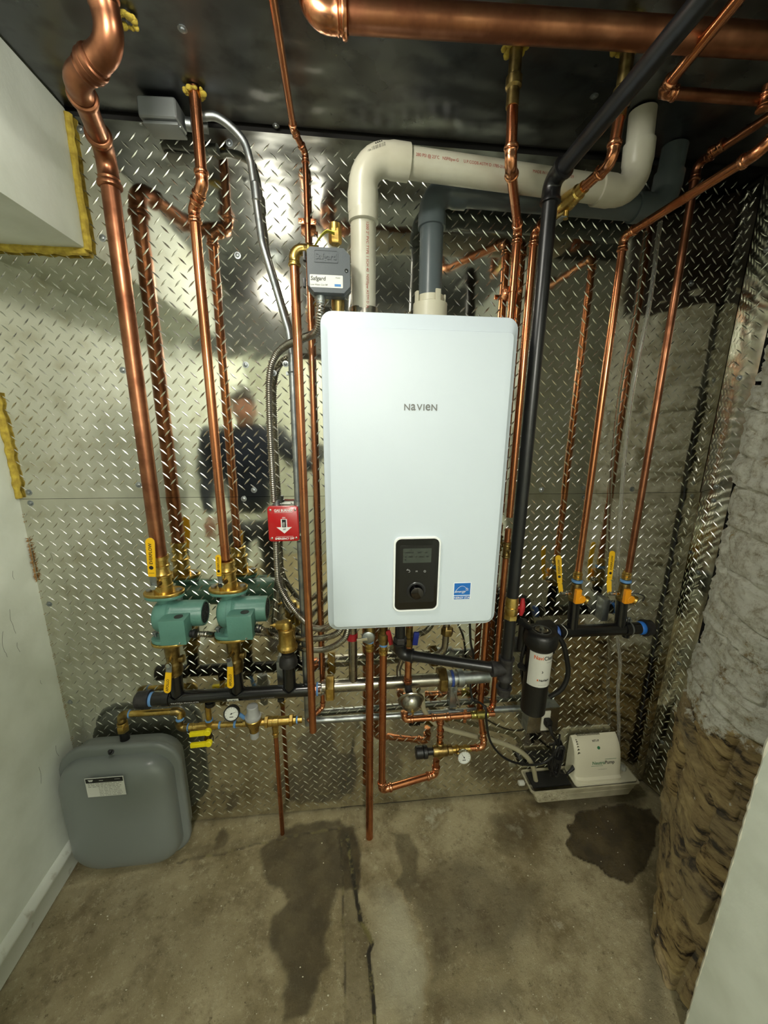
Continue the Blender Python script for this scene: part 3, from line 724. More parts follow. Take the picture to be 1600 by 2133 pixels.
# ================================================================= vents
vent = Thing('vent_pipe', 'white plastic exhaust pipe elbowing over the boiler to the ceiling', 'pipe', (0.08, -0.16, BZ1))
d0, d1 = 0.165, 0.215
p0 = W(758, 648, d0); p1 = W(752, 330, d1); p1b = V(p0.x+0.006, -d1, 0)
h0 = W(850, 321, d1); zc = 0
e0 = V(p0.x-0.004, -d1-0.0, W(800, 330, d1).z); e1 = W(1335, 362, 0.16); e1.z = e0.z-0.004
top = V(W(1341, 200, 0.16).x, -0.165, CEIL+0.006)
e1.x = top.x+0.01
RV = 0.0304
vparts = run(vent, [V(p0.x, -d0, BZ1-0.01), e0, e1, top], RV, pvc, 'pvc', R=0.055, S=0.05, seg=32)
cpl = W(758, 442, d0+0.04)
vent.part('coupling', MB().lathe(V(p0.x-0.002, -(d0+d1)/2-0.012, cpl.z-0.022), ZA, [(0, RV*1.02), (0.002, RV*1.15), (0.04, RV*1.15), (0.043, RV*1.03)], 32), pvc)
# print on the pipe
ax_ = (e1-e0).normalized(); side = V(0, -1, 0); upv = ax_.cross(side); upv = upv if upv.z > 0 else -upv
def pipe_text(th, txt, h, c, ax, face, r, m, align='C', sx=1.0):
    """text along a pipe: c is on the axis, face the outward direction"""
    ax = Vector(ax).normalized(); face = Vector(face); face = (face-ax*face.dot(ax)).normalized()
    y = face.cross(ax)
    return th.part('lettering', text_mb(txt, h, Vector(c)+face*r, ax, y, wrap=(r, 'y'), ext=0.0003, align=align, sx=sx), m)
mid = e0+ax_*0.115
pipe_text(vent, '280 PSI @ 23°C   NSF®pw-G     U.P.CODE-ASTM D 1785-21a    C', 0.0062, mid, ax_, V(0, -1, 0.05), RV, red_print, 'L', 0.93)
pipe_text(vent, 'MADE IN U.S.A. 11/01/24 23:09', 0.0062, mid+ax_*0.285, ax_, V(0, -1, 0.05), RV, red_print, 'L', 0.93)
va = (e0-V(p0.x, -d0, BZ1)).normalized()
va = (e0-V(p0.x, -d0, BZ1-0.01)).normalized()
pipe_text(vent, 'M.P.  1200 2" PVC TYPE 1 SCH 40  NSF®pw ASTM D 2665', 0.0062, V(p0.x, -d0, BZ1-0.01)+va*0.150, -va, V(0.28, -1, 0), RV, red_print, 'C', 0.95)
# barcode on the elbow
from mathutils.bvhtree import BVHTree
eb = vparts[0].data; bvh = BVHTree.FromPolygons([v.co+vent.loc for v in eb.vertices], [tuple(p.vertices) for p in eb.polygons])
mb = MB()
def hit(x, y):
    d = ray(x, y).normalized(); h = bvh.ray_cast(CAM, d)
    return h[0]+h[1]*0.0004 if h[0] is not None else None
rb = random.Random(3)
for k in range(15):
    x_ = 767+2.5*k; w_ = rb.choice((0.5, 0.7, 1.2)); yb = 316-0.36*2.5*k; hh_ = 4 if k < 3 else 7.5
    q = [hit(x_-w_/2, yb), hit(x_+w_/2, yb), hit(x_+w_/2-0.8, yb-hh_), hit(x_-w_/2-0.8, yb-hh_)]
    if None not in q: mb.add(q, [(0, 1, 2, 3)])
for k in range(7):
    x_ = 782+4*k; yb = 300-1.6*k; q = [hit(x_, yb), hit(x_+2.6, yb-0.8), hit(x_+2.4, yb-2.6-rb.random()*1.5), hit(x_-0.2, yb-1.8-rb.random()*1.5)]
    if None not in q: mb.add(q, [(0, 1, 2, 3)])
vent.part('barcode_print', mb, black_print, smooth=0)
collar = boiler.part('vent_collar', MB().lathe((p0.x, -d0, BZ1-0.008), ZA, [(0, 0.038), (W(760, 637, d0).z-BZ1, 0.038), (W(760, 637, d0).z-BZ1+0.002, 0.034)], 32), steel)
intake = Thing('vent_pipe', 'dark grey plastic intake pipe standing on the right half of the boiler', 'pipe', (0.2, -0.16, BZ1))
q0 = W(896, 640, 0.09); q0 = V(q0.x, -0.09, BZ1-0.005); qe = V(q0.x+0.002, -0.062, W(905, 398, 0.062).z)
q1 = V(W(1385, 400, 0.062).x, -0.062, qe.z-0.006); q2 = V(q1.x+0.01, -0.062, CEIL+0.005)
run(intake, [q0, qe, q1, q2], 0.0318, pvc_grey, 'pvc', R=0.05, S=0.042, seg=32)
c_ = V(q0.x, -0.09, BZ1)
ch_ = W(895, 634, 0.09).z-BZ1; mb = MB().lathe(c_-ZA*0.006, ZA, [(0, 0.041), (ch_*0.5, 0.041), (ch_*0.52, 0.047), (ch_+0.006, 0.047), (ch_+0.010, 0.036), (ch_+0.026, 0.036), (ch_+0.027, 0.0325)], 32)
for k in range(4):
    a_ = PI/4+PI/2*k-0.5; mb.box(c_+V(0.042*math.cos(a_), 0.042*math.sin(a_), ch_+0.012), (0.006, 0.014, 0.032), Matrix.Rotation(a_, 3, 'Z'), 0.001)
boiler.part('intake_collar', mb, cream)

# ================================================================= low water cut-off
lw = Thing('cutoff_box', 'dark grey low water cut-off box on brass fittings beside the white pipe', 'control box', W(690, 620, 0.2))
LD = 0.262
a = W(637, 511, LD); b_ = W(731, 613, LD); cx_, cz_ = (a.x+b_.x)/2, (a.z+b_.z)/2; w_, h_ = b_.x-a.x, a.z-b_.z
def oct_(w, h, c): return [(w/2-c, h/2), (-w/2+c*0.5, h/2), (-w/2, h/2-c*0.5), (-w/2, -h/2+c), (-w/2+c, -h/2), (w/2-c, -h/2), (w/2, -h/2+c), (w/2, h/2-c)]
o_ = lambda k, dd: loop(oct_(w_*k, h_*k, 0.014), V(cx_, -dd, cz_), XA, ZA)
box = lw.part('housing', MB().loft([o_(1.0, LD-0.045), o_(1.0, LD-0.020)]), plastic_box)
lw.part('cover', MB().loft([o_(0.985, LD-0.0195), o_(0.985, LD-0.003), o_(0.965, LD)]), plastic_box)
lc = W(679, 534, LD+0.0002)
lw.part('embossed_frame', MB().loft([loop(rrect(0.053, 0.025, 0.002), lc, XA, ZA, 0.0), loop(rrect(0.053, 0.025, 0.002), lc, XA, ZA, 0.0012), loop(rrect(0.050, 0.022, 0.002), lc, XA, ZA, 0.0012), loop(rrect(0.050, 0.022, 0.002), lc, XA, ZA, 0.0003)]), plastic_box)
lw.part('lettering', text_mb('Safgard', 0.0115, lc+V(0, -0.0008, 0), XA, ZA, bold=0.02, ext=0.0008), plastic_box)
lb = W(680, 586, LD+0.0002)
lab = lw.part('label', MB().loft([loop(rrect(0.0745, 0.026, 0.002), lb, XA, ZA, 0), loop(rrect(0.0745, 0.026, 0.002), lb, XA, ZA, 0.0004)]), paper)
lw.sub(lab, 'lettering', text_mb('Safgard', 0.0082, lb+V(-0.0185, -0.0006, 0.0055), XA, ZA, bold=0.012, shear=0.1), black_print)
lw.sub(lab, 'lettering', text_mb('Low Water Cut-Off', 0.0034, lb+V(-0.017, -0.0006, -0.0075), XA, ZA, shear=0.2, sx=0.95), black_print)
lw.sub(lab, 'lettering', text_mb('Model', 0.003, lb+V(0.026, -0.0006, 0.008), XA, ZA), grey_print)
lw.sub(lab, 'blue_patch', MB().box(lb+V(0.0255, -0.0006, -0.0075), (0.0145, 0.0003, 0.005)), mat('label_blue', (60, 120, 180), 0.5), smooth=0)
pc_ = W(721.5, 564, LD+0.0005)
lw.part('test_button', MB().lathe(pc_, nY, [(-0.001, 0.0042), (0.001, 0.0042), (0.001, 0.0022), (0.0022, 0.0020), (0.0024, 0.0003)], 16), chrome)
for yy in (535, 590): lw.part('side_lug', MB().box(W(634.5, yy, LD-0.012), (0.006, 0.016, 0.018), bev=0.001), black_plastic)
ld = 0.20
bx = W(704, 630, ld).x
lw.part('brass_body', MB().lathe((bx, -ld, BZ1-0.006), ZA, [(0, 0.012), (0.006, 0.012), (0.0062, 0.019), (0.03, 0.019), (0.032, 0.014), (0.05, 0.0165), (h_+0.045, 0.0165)], 20), brass_dull)
tz = W(694, 505, ld).z
mb = MB().hex((bx-0.004, -ld, tz-0.004), ZA, 0.032, 0.0155); mb.lathe((bx-0.004, -ld, tz+0.02), ZA, [(0, 0.014), (0.018, 0.0135), (0.02, 0.010)], 20)
lw.part('top_plug', mb, brass)
mb = MB(); pts = [W(656, 512, ld+0.03), W(666, 496, ld+0.03), W(680, 482, ld+0.03), W(697, 486, ld+0.03)]
pp = spline(pts, 6)
for i in range(len(pp)-1):
    mb.rings([[pp[i]+V(0, -0.007, 0.001), pp[i]+V(0, 0.007, 0.001), pp[i]+V(0, 0.007, -0.001), pp[i]+V(0, -0.007, -0.001)], [pp[i+1]+V(0, -0.007, 0.001), pp[i+1]+V(0, 0.007, 0.001), pp[i+1]+V(0, 0.007, -0.001), pp[i+1]+V(0, -0.007, -0.001)]])
lw.part('yellow_tag_strap', mb, mat('strap_yellow', (176, 172, 30), 0.5))

# ================================================================= copper, conduit and gas runs
def clamp_strap(th, c, ax, r, m=copper_fit, name='pipe_clamp'):
    """bell hanger: split ring on a round wall plate"""
    c = Vector(c); ax = Vector(ax).normalized(); wall = V(c.x, -0.0005, c.z)
    mb = MB().lathe(c-ax*0.007, ax, [(0, r*1.02), (0, r*1.22), (0.014, r*1.22), (0.014, r*1.02)], 20)
    s = ax.cross(V(0, -1, 0)).normalized()
    for k in (-1, 1):
        mb.box(c+s*k*(r+0.008), (0.016, 0.005, 0.014), Matrix(((s.x, 0, ax.x), (s.y, 1, ax.y), (s.z, 0, ax.z))).transposed().transposed(), 0.001)
        mb.lathe(c+s*k*(r+0.010)+V(0, -0.002, 0), nY, [(0, 0.0035), (0.003, 0.0035), (0.0035, 0.002)], 10)
    mb.lathe(wall, nY, [(0, 0.021), (0.002, 0.021), (0.004, 0.016), (0.008, 0.010), (max(0.009, -c.y-r), 0.007)], 24)
    return th.part(name, mb, m)

# V1: largest riser at the far left
D1 = 0.070
X1 = ray(271, 700).x*(1.24-D1)
v1 = Thing('copper_riser', 'thick copper riser at the far left, above the first green pump', 'pipe', V(X1, -D1, 1.15))
R1 = 0.0207
V1bot = W(333, 1165, D1).z
e_a = V(X1, -D1, W(221, 318, D1).z)
z_h = e_a.z+0.005
e_b = Zp(158, 165, z_h-0.01); e_c = Zp(236, 92, z_h+0.012); e_d = V(e_c.x-0.008, e_c.y-0.02, CEIL+0.005)
run(v1, [V(X1, -D1, V1bot), e_a, e_b, e_c, e_d], R1, copper_dull, 'press', copper_dull, R=R1*1.9, S=R1*1.7, seg=24)
# V2
X2 = ray(437, 800).x*(1.24-D1)
v2 = Thing('copper_riser', 'copper riser with a kinked offset near the ceiling above the second green pump', 'pipe', V(X2, -D1, 1.15))
R2 = 0.0130
f1 = V(X2, -D1, W(409, 438, D1).z); top2 = Zp(405, 190, CEIL); f2 = V(top2.x, top2.y, W(428, 385, -top2.y).z)
run(v2, [V(X2, -D1, W(470, 1170, D1).z), f1, f2, V(top2.x, top2.y, CEIL+0.006)], R2, copper, 'press', copper_fit, R=0.016, S=0.022)
def foam_ring(c, r, seed=0, par=None, label='', loc=''):
    rn = random.Random(seed); mb = MB()
    for k in range(26):
        a_ = rn.uniform(0, 2*PI); d_ = r*rn.uniform(0.85, 1.45); q = rn.uniform(0.30, 0.55)*r
        mb.sphere((c.x+d_*math.cos(a_), c.y+d_*math.sin(a_), CEIL+0.001-rn.uniform(0, 0.3)*r), q, 9, 6, (rn.uniform(0.7, 1.3), rn.uniform(0.7, 1.3), rn.uniform(0.5, 0.9)))
    return par.part('foam_collar', mb, foam, smooth=80)
def foam_ring_old(c, r, seed=0, par=None, label='', loc=''):
    mb = MB(); rings = []; n = 28
    for (k, dz) in ((0.92, -0.004), (1.1, -0.008), (1.35, -0.006), (1.6, 0.002)):
        rings.append([V(c.x+math.cos(2*PI*j/n)*r*k*(1+0.45*noise.noise(V(math.cos(2*PI*j/n)*2.5, math.sin(2*PI*j/n)*2.5, seed+k))), c.y+math.sin(2*PI*j/n)*r*k*(1+0.28*noise.noise(V(math.sin(2*PI*j/n)*2.5, 3+math.cos(2*PI*j/n)*2.5, seed))), CEIL+dz) for j in range(n)])
    mb.rings(rings, False, False)
    return par.part('foam_collar', mb, foam)
foam_ring(V(top2.x, top2.y, CEIL), 0.0145, 1, v2)
fq = Zp(263, 42, CEIL); foam_ring(V(fq.x, fq.y, CEIL), 0.013, 14, v1)
# slim riser behind the cut-off box, coming along the ceiling
D3 = 0.036; R3 = 0.0079
X3 = ray(642, 690).x*(1.24-D3); 
X3 = (W(648, 760, D3).x+W(672, 1400, D3).x)/2
v3 = Thing('copper_riser', 'slim copper pipe close to the wall behind the grey cut-off box', 'pipe', V(X3, -D3, 0.5))
g1 = V(X3, -D3, W(618, 318, D3).z); g2 = V(X3-0.01, -D3-0.05, W(611, 268, D3+0.05).z); g2.x = W(611, 270, D3+0.05).x
zt = g2.z; g3 = Zp(563, -40, zt+0.004)
gb = V(X3, -D3, W(669, 1478, D3).z)
gend = W(641, 1502, 0.078)
run(v3, [g3, g2, g1, V(X3, -D3, gb.z+0.01), gend], R3, copper, 'press', copper_fit, R=0.012, S=0.014)
clamp_strap(v3, V(X3, -D3, W(632, 461, D3).z), ZA, R3)
# discharge from the brass elbow beside the cut-off box
D4 = 0.215; R4 = 0.0112
X4 = (W(623, 600, D4).x+W(637, 1300, D4).x)/2
v4 = Thing('discharge_pipe', 'copper discharge pipe from the brass elbow beside the grey cut-off box', 'pipe', V(X4, -D4, 0.5))
top4 = V(X4, -D4, W(625, 520, D4).z); out4 = V(W(652, 512, D4).x+0.012, -D4+0.01, top4.z+0.004)
mb = MB(); fitting(mb, top4, V(0, 0, 1), (out4-top4), R4, 'press', R=0.02, S=0.018); v4.part('elbow', mb, brass)
v4.part('nipple', MB().sweep([top4+V(0.02, 0, 0.001), out4], R4*0.95, 16), brass)
v4.part('pipe_section', MB().sweep([top4-ZA*0.022, V(X4, -D4, W(640, 1524, D4).z)], R4, 20, caps=False).sweep([V(X4, -D4, W(640, 1524, D4).z), top4-ZA*0.03], R4*0.88, 20, caps=False), copper)
# relief pipe under the boiler, open end near the floor
D5 = 0.115; X5 = W(770, 1500, D5).x
v5 = Thing('discharge_pipe', 'copper relief pipe hanging under the boiler with its open end near the floor', 'pipe', V(X5, -D5, 0.2))
zb = W(776, 1746, D5).z; zt5 = W(768, 1352, D5).z
v5.part('pipe_section', MB().sweep([V(X5, -D5, zt5), V(X5, -D5, zb)], 0.0136, 20, caps=False).sweep([V(X5, -D5, zb), V(X5, -D5, zt5)], 0.0122, 20, caps=False), copper)
v5.part('brass_adapter', MB().lathe((X5, -D5, zt5-0.006), ZA, [(0, 0.0122), (0.002, 0.0145), (0.008, 0.0145), (0.010, 0.0125), (0.014, 0.015), (0.02, 0.015), (0.022, 0.0125), (0.034, 0.0125)], 20), brass)
v5.part('thread_seal', MB().lathe((X5, -D5, zt5+0.026), ZA, [(0, 0.0135), (0.007, 0.0135)], 20), tape)
v5.part('relief_valve', MB().lathe((X5, -D5, zt5+0.034), ZA, [(0, 0.016), (0.012, 0.018), (0.04, 0.018), (0.06, 0.014), (BZ0+0.02-zt5-0.034, 0.012)], 20), brass_dull)
rl = W(752, 1323, D5+0.02); v5.part('gauge_disc', MB().lathe((X5-0.006, -D5-0.012, W(768, 1322, D5).z), nY, [(0, 0.021), (0.008, 0.021), (0.010, 0.018), (0.010, 0.001)], 28), zinc)
v5.part('test_lever', MB().box((X5-0.026, -D5-0.024, W(750, 1324, D5).z), (0.034, 0.003, 0.011), Matrix.Rotation(-0.12, 3, 'Y'), 0.001), chrome)
# hot outlet loop: down, round a corner, up into the mixing valve
D6 = 0.105; X6 = W(796, 1480, D6).x
v6 = Thing('copper_loop', 'copper pipe looping down from the boiler and up into the mixing valve', 'pipe', V(X6, -D6, 0.2))
zt6 = W(793, 1352, D6).z; c6 = V(X6, -D6, W(799, 1636, D6).z); c7 = W(909, 1606, D6-0.025); mixx = W(909, 1580, D6-0.025)
c7.x = mixx.x; c7.z = W(909, 1612, D6-0.025).z; c6.z = c7.z+0.0; c6.y = -D6-0.02
run(v6, [V(X6, -D6-0.02, zt6), c6, c7, V(c7.x, c7.y, W(909, 1583, D6-0.025).z)], 0.0124, copper, 'press', copper_fit, R=0.014, S=0.024)
v6.part('brass_adapter', MB().lathe((X6, -D6-0.02, zt6-0.006), ZA, [(0, 0.0122), (0.002, 0.0145), (0.008, 0.0145), (0.010, 0.0125), (0.014, 0.015), (0.02, 0.015), (0.022, 0.0125), (0.034, 0.0125)], 20), brass)
v6.part('thread_seal', MB().lathe((X6, -D6-0.02, zt6+0.026), ZA, [(0, 0.0135), (0.007, 0.0135)], 20), tape)
v6.part('shut_off_valve', MB().lathe((X6, -D6-0.02, zt6+0.034), ZA, [(0, 0.015), (0.012, 0.015), (0.014, 0.019), (0.036, 0.019), (0.04, 0.014), (BZ0+0.02-zt6-0.034, 0.014)], 20), brass_dull)
v6.part('red_handle', MB().box(W(812, 1328, D6+0.03), (0.016, 0.008, 0.052), Matrix.Rotation(-0.25, 3, 'Y'), 0.002), red_d)

# C1 and C2 right of the boiler
DC = 0.037
XC1 = W(1066.8, 631, DC).x; XC2 = W(1100.8, 631, DC).x
c1 = Thing('copper_riser', 'copper riser half hidden by the right edge of the boiler, jogging forward to the ceiling', 'pipe', V(XC1, -DC, 0.5))
tA = V(XC1, -DC, W(1076, 478, DC).z); dB = 0.300; tB = V(W(1068, 285, dB).x, -dB, tA.z+0.002)
botC1 = V(XC1, -DC, W(1012, 1476, DC).z)
run(c1, [botC1, tA, tB, V(W(1072, 150, dB).x, -dB, W(1072, 190, dB).z)], 0.0117, copper, 'press', copper_fit, R=0.018, S=0.020)
zz0 = W(1072, 200, dB).z
c1.part('old_pipe', MB().lathe((W(1072, 150, dB).x, -dB, zz0-0.02), ZA, [(0, 0.013), (0.03, 0.0125), (0.034, 0.0165), (0.05, 0.0165), (0.053, 0.0130), (CEIL+0.005-zz0+0.02, 0.0130)], 20), brass_dull, label='tarnished older pipe end at the ceiling')
foam_ring(V(W(1072, 150, dB).x, -dB, CEIL), 0.017, 5, c1)
for zz in (W(1078, 604, DC).z,): clamp_strap(c1, V(XC1, -DC, zz), ZA, 0.0117)
c2 = Thing('copper_riser', 'copper riser beside the black gas pipe with a brass valve high up', 'pipe', V(XC2, -DC, 0.5))
uA = V(XC2, -DC, W(1113, 482, DC).z)
dU = 0.335; uB = V(W(1288, 345, dU).x, -dU, W(1288, 345, dU).z); 
uV0 = W(1178, 432, 0.14); 
uB.z = uA.z+0.004
uT = V(W(1306, 120, dU).x, -dU, W(1303, 230, dU).z)
uB.x = uT.x-0.005
run(c2, [V(XC2, -DC, 1.22), uA, uB, uT], 0.0112, copper, 'press', copper_fit, R=0.018, S=0.020)
dirc = (uB-uA).normalized(); L_c = (uB-uA).length
vc = uA.lerp(uB, 0.50)
mb = MB().sweep([vc+dirc*q*1.3 for q in (-0.05, -0.036, -0.034, -0.022, -0.018, 0, 0.018, 0.022, 0.034, 0.036, 0.05)], [0.0135, 0.0135, 0.017, 0.017, 0.019, 0.021, 0.019, 0.017, 0.017, 0.0135, 0.0135], 16)
vv = c2.part('ball_valve', mb, brass)
sidev = dirc.cross(ZA).normalized(); hs = vc-ZA*0.019+V(0.02, -0.01, 0)*0
c2.part('valve_lever', MB().box(vc-ZA*0.034-dirc*0.028+sidev*0.008, (0.016, 0.072, 0.003), Matrix((( -dirc.y, dirc.x, 0), (dirc.x, dirc.y, 0), (0, 0, 1))).transposed(), 0.001), zinc)
c2.part('valve_stem', MB().lathe(vc, -ZA, [(0, 0.008), (0.034, 0.006), (0.037, 0.006)], 12), brass)
c2.part('old_pipe', MB().lathe((uT.x, -dU, uT.z-0.015), ZA, [(0, 0.013), (0.02, 0.0125), (0.024, 0.018), (0.05, 0.018), (0.055, 0.0135), (CEIL+0.005-uT.z+0.015, 0.0135)], 20), brass_dull, label='tarnished older valve at the ceiling')
foam_ring(V(uT.x, -dU, CEIL), 0.021, 9, c2)
# brass tee low on C2 and the rest of it down to the mixing group
zt_ = W(1060, 1140, DC).z
mb = MB(); tee(mb, V(XC2, -DC, W(1060, 1145, DC).z), ZA, V(0.8, -0.6, -0.25), 0.0112, style='press'); c2.part('brass_tee', mb, brass_dull)
c2low = V(XC2, -DC, W(1020, 1440, DC).z)
jog = W(1024, 1484, 0.062)
run(c2, [V(XC2, -DC, 1.18), V(XC2, -DC, jog.z+0.0), jog+V(-0.02, 0, 0)], 0.0105, copper, 'press', copper_fit, R=0.016, S=0.018)

# V3 and V4 on the right with long runs toward the near right ceiling
DR = 0.070
XV3 = (W(1251, 840, DR).x+W(1216, 1120, DR).x)/2; XV4 = (W(1366, 850, DR+0.005).x+W(1320, 1130, DR+0.005).x)/2
v7 = Thing('copper_riser', 'copper riser over the left orange valve, turning to a long overhead run', 'pipe', V(XV3, -DR, 0.95))
eA = V(XV3, -DR, W(1297, 492, DR).z); eB = Zp(1578, 318, eA.z+0.012)
eC = Zp(1650, 250, eA.z+0.05)
run(v7, [V(XV3, -DR, W(1208, 1190, DR).z), eA, eB, eC], 0.0110, copper, 'press', copper_fit, R=0.018, S=0.022)
v8 = Thing('copper_riser', 'copper riser over the right orange valve, bending forward under the ceiling', 'pipe', V(XV4, -DR, 0.95))
eD = V(XV4, -DR-0.005, W(1461, 345, DR).z); eE = Zp(1495, 308, eD.z+0.004); eF = Zp(1660, 205, eD.z+0.004)
run(v8, [V(XV4, -DR-0.005, W(1306, 1190, DR).z), eD, eF], 0.0108, copper_dull, 'press', copper_dull, R=0.020, S=0.022)
mb = MB(); fitting(mb, eE, eF-eE, None, 0.0108, 'press', S=0.018); v8.part('coupling', mb, copper_fit)

# ceiling mains
zB = CEIL-0.052
m1a = Zp(652, 26, zB); m1b = Zp(1700, 92, zB)
mdir = (m1b-m1a).normalized()
big = Thing('copper_main', 'very thick copper main running across under the ceiling', 'pipe', m1a)
run(big, [V(m1a.x-0.004, m1a.y, CEIL+0.004), m1a, m1b], 0.0232, copper_dull, 'press', copper_fit, R=0.034, S=0.030, seg=28)
# small header at the top right with a tee
zs = CEIL-0.07
sA = Zp(1378, 192, zs); sB = Zp(1640, 212, zs); sC = Zp(1560, -30, zs)
sm = Thing('copper_branch', 'copper branch teeing off near the white vent under the ceiling', 'pipe', sA)
run(sm, [sB, sA], 0.0105, copper_dull, 'press', copper_fit)
mb = MB(); fitting(mb, sA, (sA-sB), (sC-sA), 0.0105, 'press', R=0.016, S=0.018); sm.part('elbow', mb, copper_fit)
run(sm, [sA+(sC-sA).normalized()*0.03, sC], 0.0105, copper, 'press')
sD = Zp(1596, 200, zs); mb = MB(); fitting(mb, V(sD.x, sD.y, zB-0.028), V(0, 0, -1), None, 0.0105, 'press', S=0.016); sm.part('coupling', mb, copper_fit)
sm.part('pipe_section', MB().sweep([V(sD.x, sD.y, zB), V(sD.x, sD.y, zs)], 0.0105, 16), copper)

# black gas line
DG = 0.275; RG = 0.0167
XG = (W(1135, 525, DG).x+W(1069, 1240, DG).x)/2
gas = Thing('gas_pipe', 'black iron gas pipe dropping beside the boiler from the near ceiling', 'pipe', V(XG, -DG, 0.95))
gT = V(XG, -DG, W(1150, 378, DG).z); gN = Zp(1500, -45, gT.z+0.055)
zval1, zval0 = W(1068, 1243, DG).z, W(1060, 1288, DG).z
run(gas, [V(XG, -DG, zval1), gT, gN], RG, iron, 'iron', iron, R=0.022, S=0.024, seg=24)
teeZ = W(1049, 1392, DG).z
gas.part('ball_valve', MB().hex((XG, -DG, zval0-0.002), ZA, 0.016, 0.0195).lathe((XG, -DG, zval0+0.012), ZA, [(0, 0.0165), (0.006, 0.019), (0.02, 0.019), (0.024, 0.0155), (0.028, 0.019), (0.04, 0.019), (zval1-zval0-0.012, 0.0165)], 20), brass)
gv = V(XG+0.03, -DG-0.002, (zval0+zval1)/2)
mb = MB().sweep([gv+V(0, 0, 0.028), gv+V(0.001, 0, 0.012), gv, gv-V(0, 0, 0.014), gv-V(0.001, 0, 0.024)], [0.005, 0.0075, 0.0095, 0.0075, 0.005], 12); mb.lathe(gv-XA*0.02, XA, [(0, 0.004), (0.02, 0.004)], 8)
gas.part('red_handle', mb, red_d)
run(gas, [V(XG, -DG, zval0), V(XG, -DG, teeZ)], RG, iron)
mb = MB(); tee(mb, V(XG, -DG, teeZ), ZA, V(-1, 0, 0), RG, style='iron', S=0.038); gas.part('tee', mb, iron_fit)
gE = V(W(833, 1371, 0.19).x, -0.185, teeZ+0.006)
run(gas, [V(XG-0.02, -DG, teeZ), gE, V(gE.x, gE.y, BZ0+0.02)], RG*0.96, iron, 'iron', iron, R=0.024, S=0.020, seg=24)
run(gas, [V(XG, -DG, teeZ-0.03), V(XG, -DG, teeZ-0.072)], RG*0.96, iron)
zc_ = W(1045, 1440, DG).z
gas.part('drip_cap', MB().lathe((XG, -DG, teeZ-0.062), -ZA, [(0, RG*1.1), (0.001, RG*1.38), (0.007, RG*1.38), (0.010, RG*1.22), (0.026, RG*1.16), (0.030, RG*0.9)], 24), iron_fit)
gas.part('union_nipple', MB().hex((gE.x, gE.y, teeZ+0.047), ZA, 0.020, 0.021), iron_fit)

# electric conduit from the ceiling box down to the switch and on
DE = 0.036; RE = 0.0098
em = [W(412, 243, 0.07), W(455, 245, 0.066), W(505, 290, 0.045), W(523, 340, DE), W(533, 400, DE), W(544, 505, DE), W(552, 560, DE), W(575, 625, DE), W(598, 690, DE), W(608, 735, DE), W(611, 800, DE), W(618, 1045, DE)]
XE = W(614, 900, DE).x
emt = Thing('steel_conduit', 'bare galvanised conduit curving from the ceiling box down to the red switch', 'conduit', V(XE, -DE, 1.4))
pts = spline(em[:4], 8)[:-1]+rounded([em[3], em[5]+V(0.002, 0, 0), em[8]+V(0.004, 0, 0), V(XE, -DE, W(610, 740, DE).z), V(XE, -DE, W(618, 1052, DE).z)], 0.12, 8)
emt.part('conduit_tube', MB().sweep(pts, RE, 16), zinc)
cpz = em[4]; dcp = (em[5]-em[4]).normalized()
emt.part('coupling', MB().sweep([cpz-dcp*0.022, cpz-dcp*0.019, cpz+dcp*0.019, cpz+dcp*0.022], [RE*1.0, RE*1.22, RE*1.22, RE], 16), zinc)
mb = MB().box((XE+0.004, -0.004, W(600, 778, 0).z), (0.052, 0.003, 0.010)); mb.sweep([V(XE-0.013, -0.004, W(600, 778, 0).z), V(XE-0.011, -DE-RE*0.6, W(600, 778, 0).z), V(XE, -DE-RE-0.002, W(600, 778, 0).z), V(XE+0.011, -DE-RE*.6, W(600, 778, 0).z), V(XE+0.013, -0.004, W(600, 778, 0).z)], 0.002, 6)
emt.part('strap', mb, zinc)
em2 = Thing('steel_conduit', 'straight galvanised conduit dropping from the red switch behind the manifold', 'conduit', V(XE, -DE, 1.0))
em2.part('conduit_tube', MB().sweep([V(XE+0.001, -DE, W(619, 1128, DE).z), V(XE+0.001, -DE, W(632, 1510, DE).z)], RE, 16), zinc)
em3 = Thing('steel_conduit', 'horizontal bare galvanised conduit low on the wall behind the pipes', 'conduit', V(0.2, -0.02, 0.45))
za, zb_ = W(650, 1501, 0.02), W(1130, 1478, 0.03)
zb_.z = za.z
em3.part('conduit_tube', MB().sweep([za, zb_], 0.0118, 20), zinc)

# ceiling junction box
jz = CEIL
jc = Zp(340, 250, CEIL-0.03)
jb = Thing('junction_box', 'small grey metal junction box on the ceiling near the upper left', 'junction box', V(jc.x, jc.y, CEIL))
M_box = mat('grey_hammer', (124, 128, 128), 0.42, 0.35)
jb.part('box_body', MB().box((jc.x, jc.y, CEIL-0.022), (0.090, 0.062, 0.044), Matrix.Rotation(-0.05, 3, 'Z'), 0.008, 3), M_box)
jb.part('box_lid', MB().box((jc.x+0.003, jc.y+0.002, CEIL-0.050), (0.082, 0.054, 0.007), Matrix.Rotation(-0.05, 3, 'Z'), 0.0025, 2), M_box)
jb.part('connector', MB().lathe((jc.x+0.05, jc.y+0.01, CEIL-0.028), V(1, 0.15, 0), [(0, 0.014), (0.012, 0.014), (0.014, 0.016), (0.022, 0.016), (0.024, 0.0125), (0.05, 0.0125)], 16), zinc)
for k in (-1, 1): jb.part('screw', MB().lathe((jc.x+k*0.045, jc.y-0.02, CEIL-0.0535), -ZA, [(0, 0.004), (0.002, 0.0035)], 8), zinc)

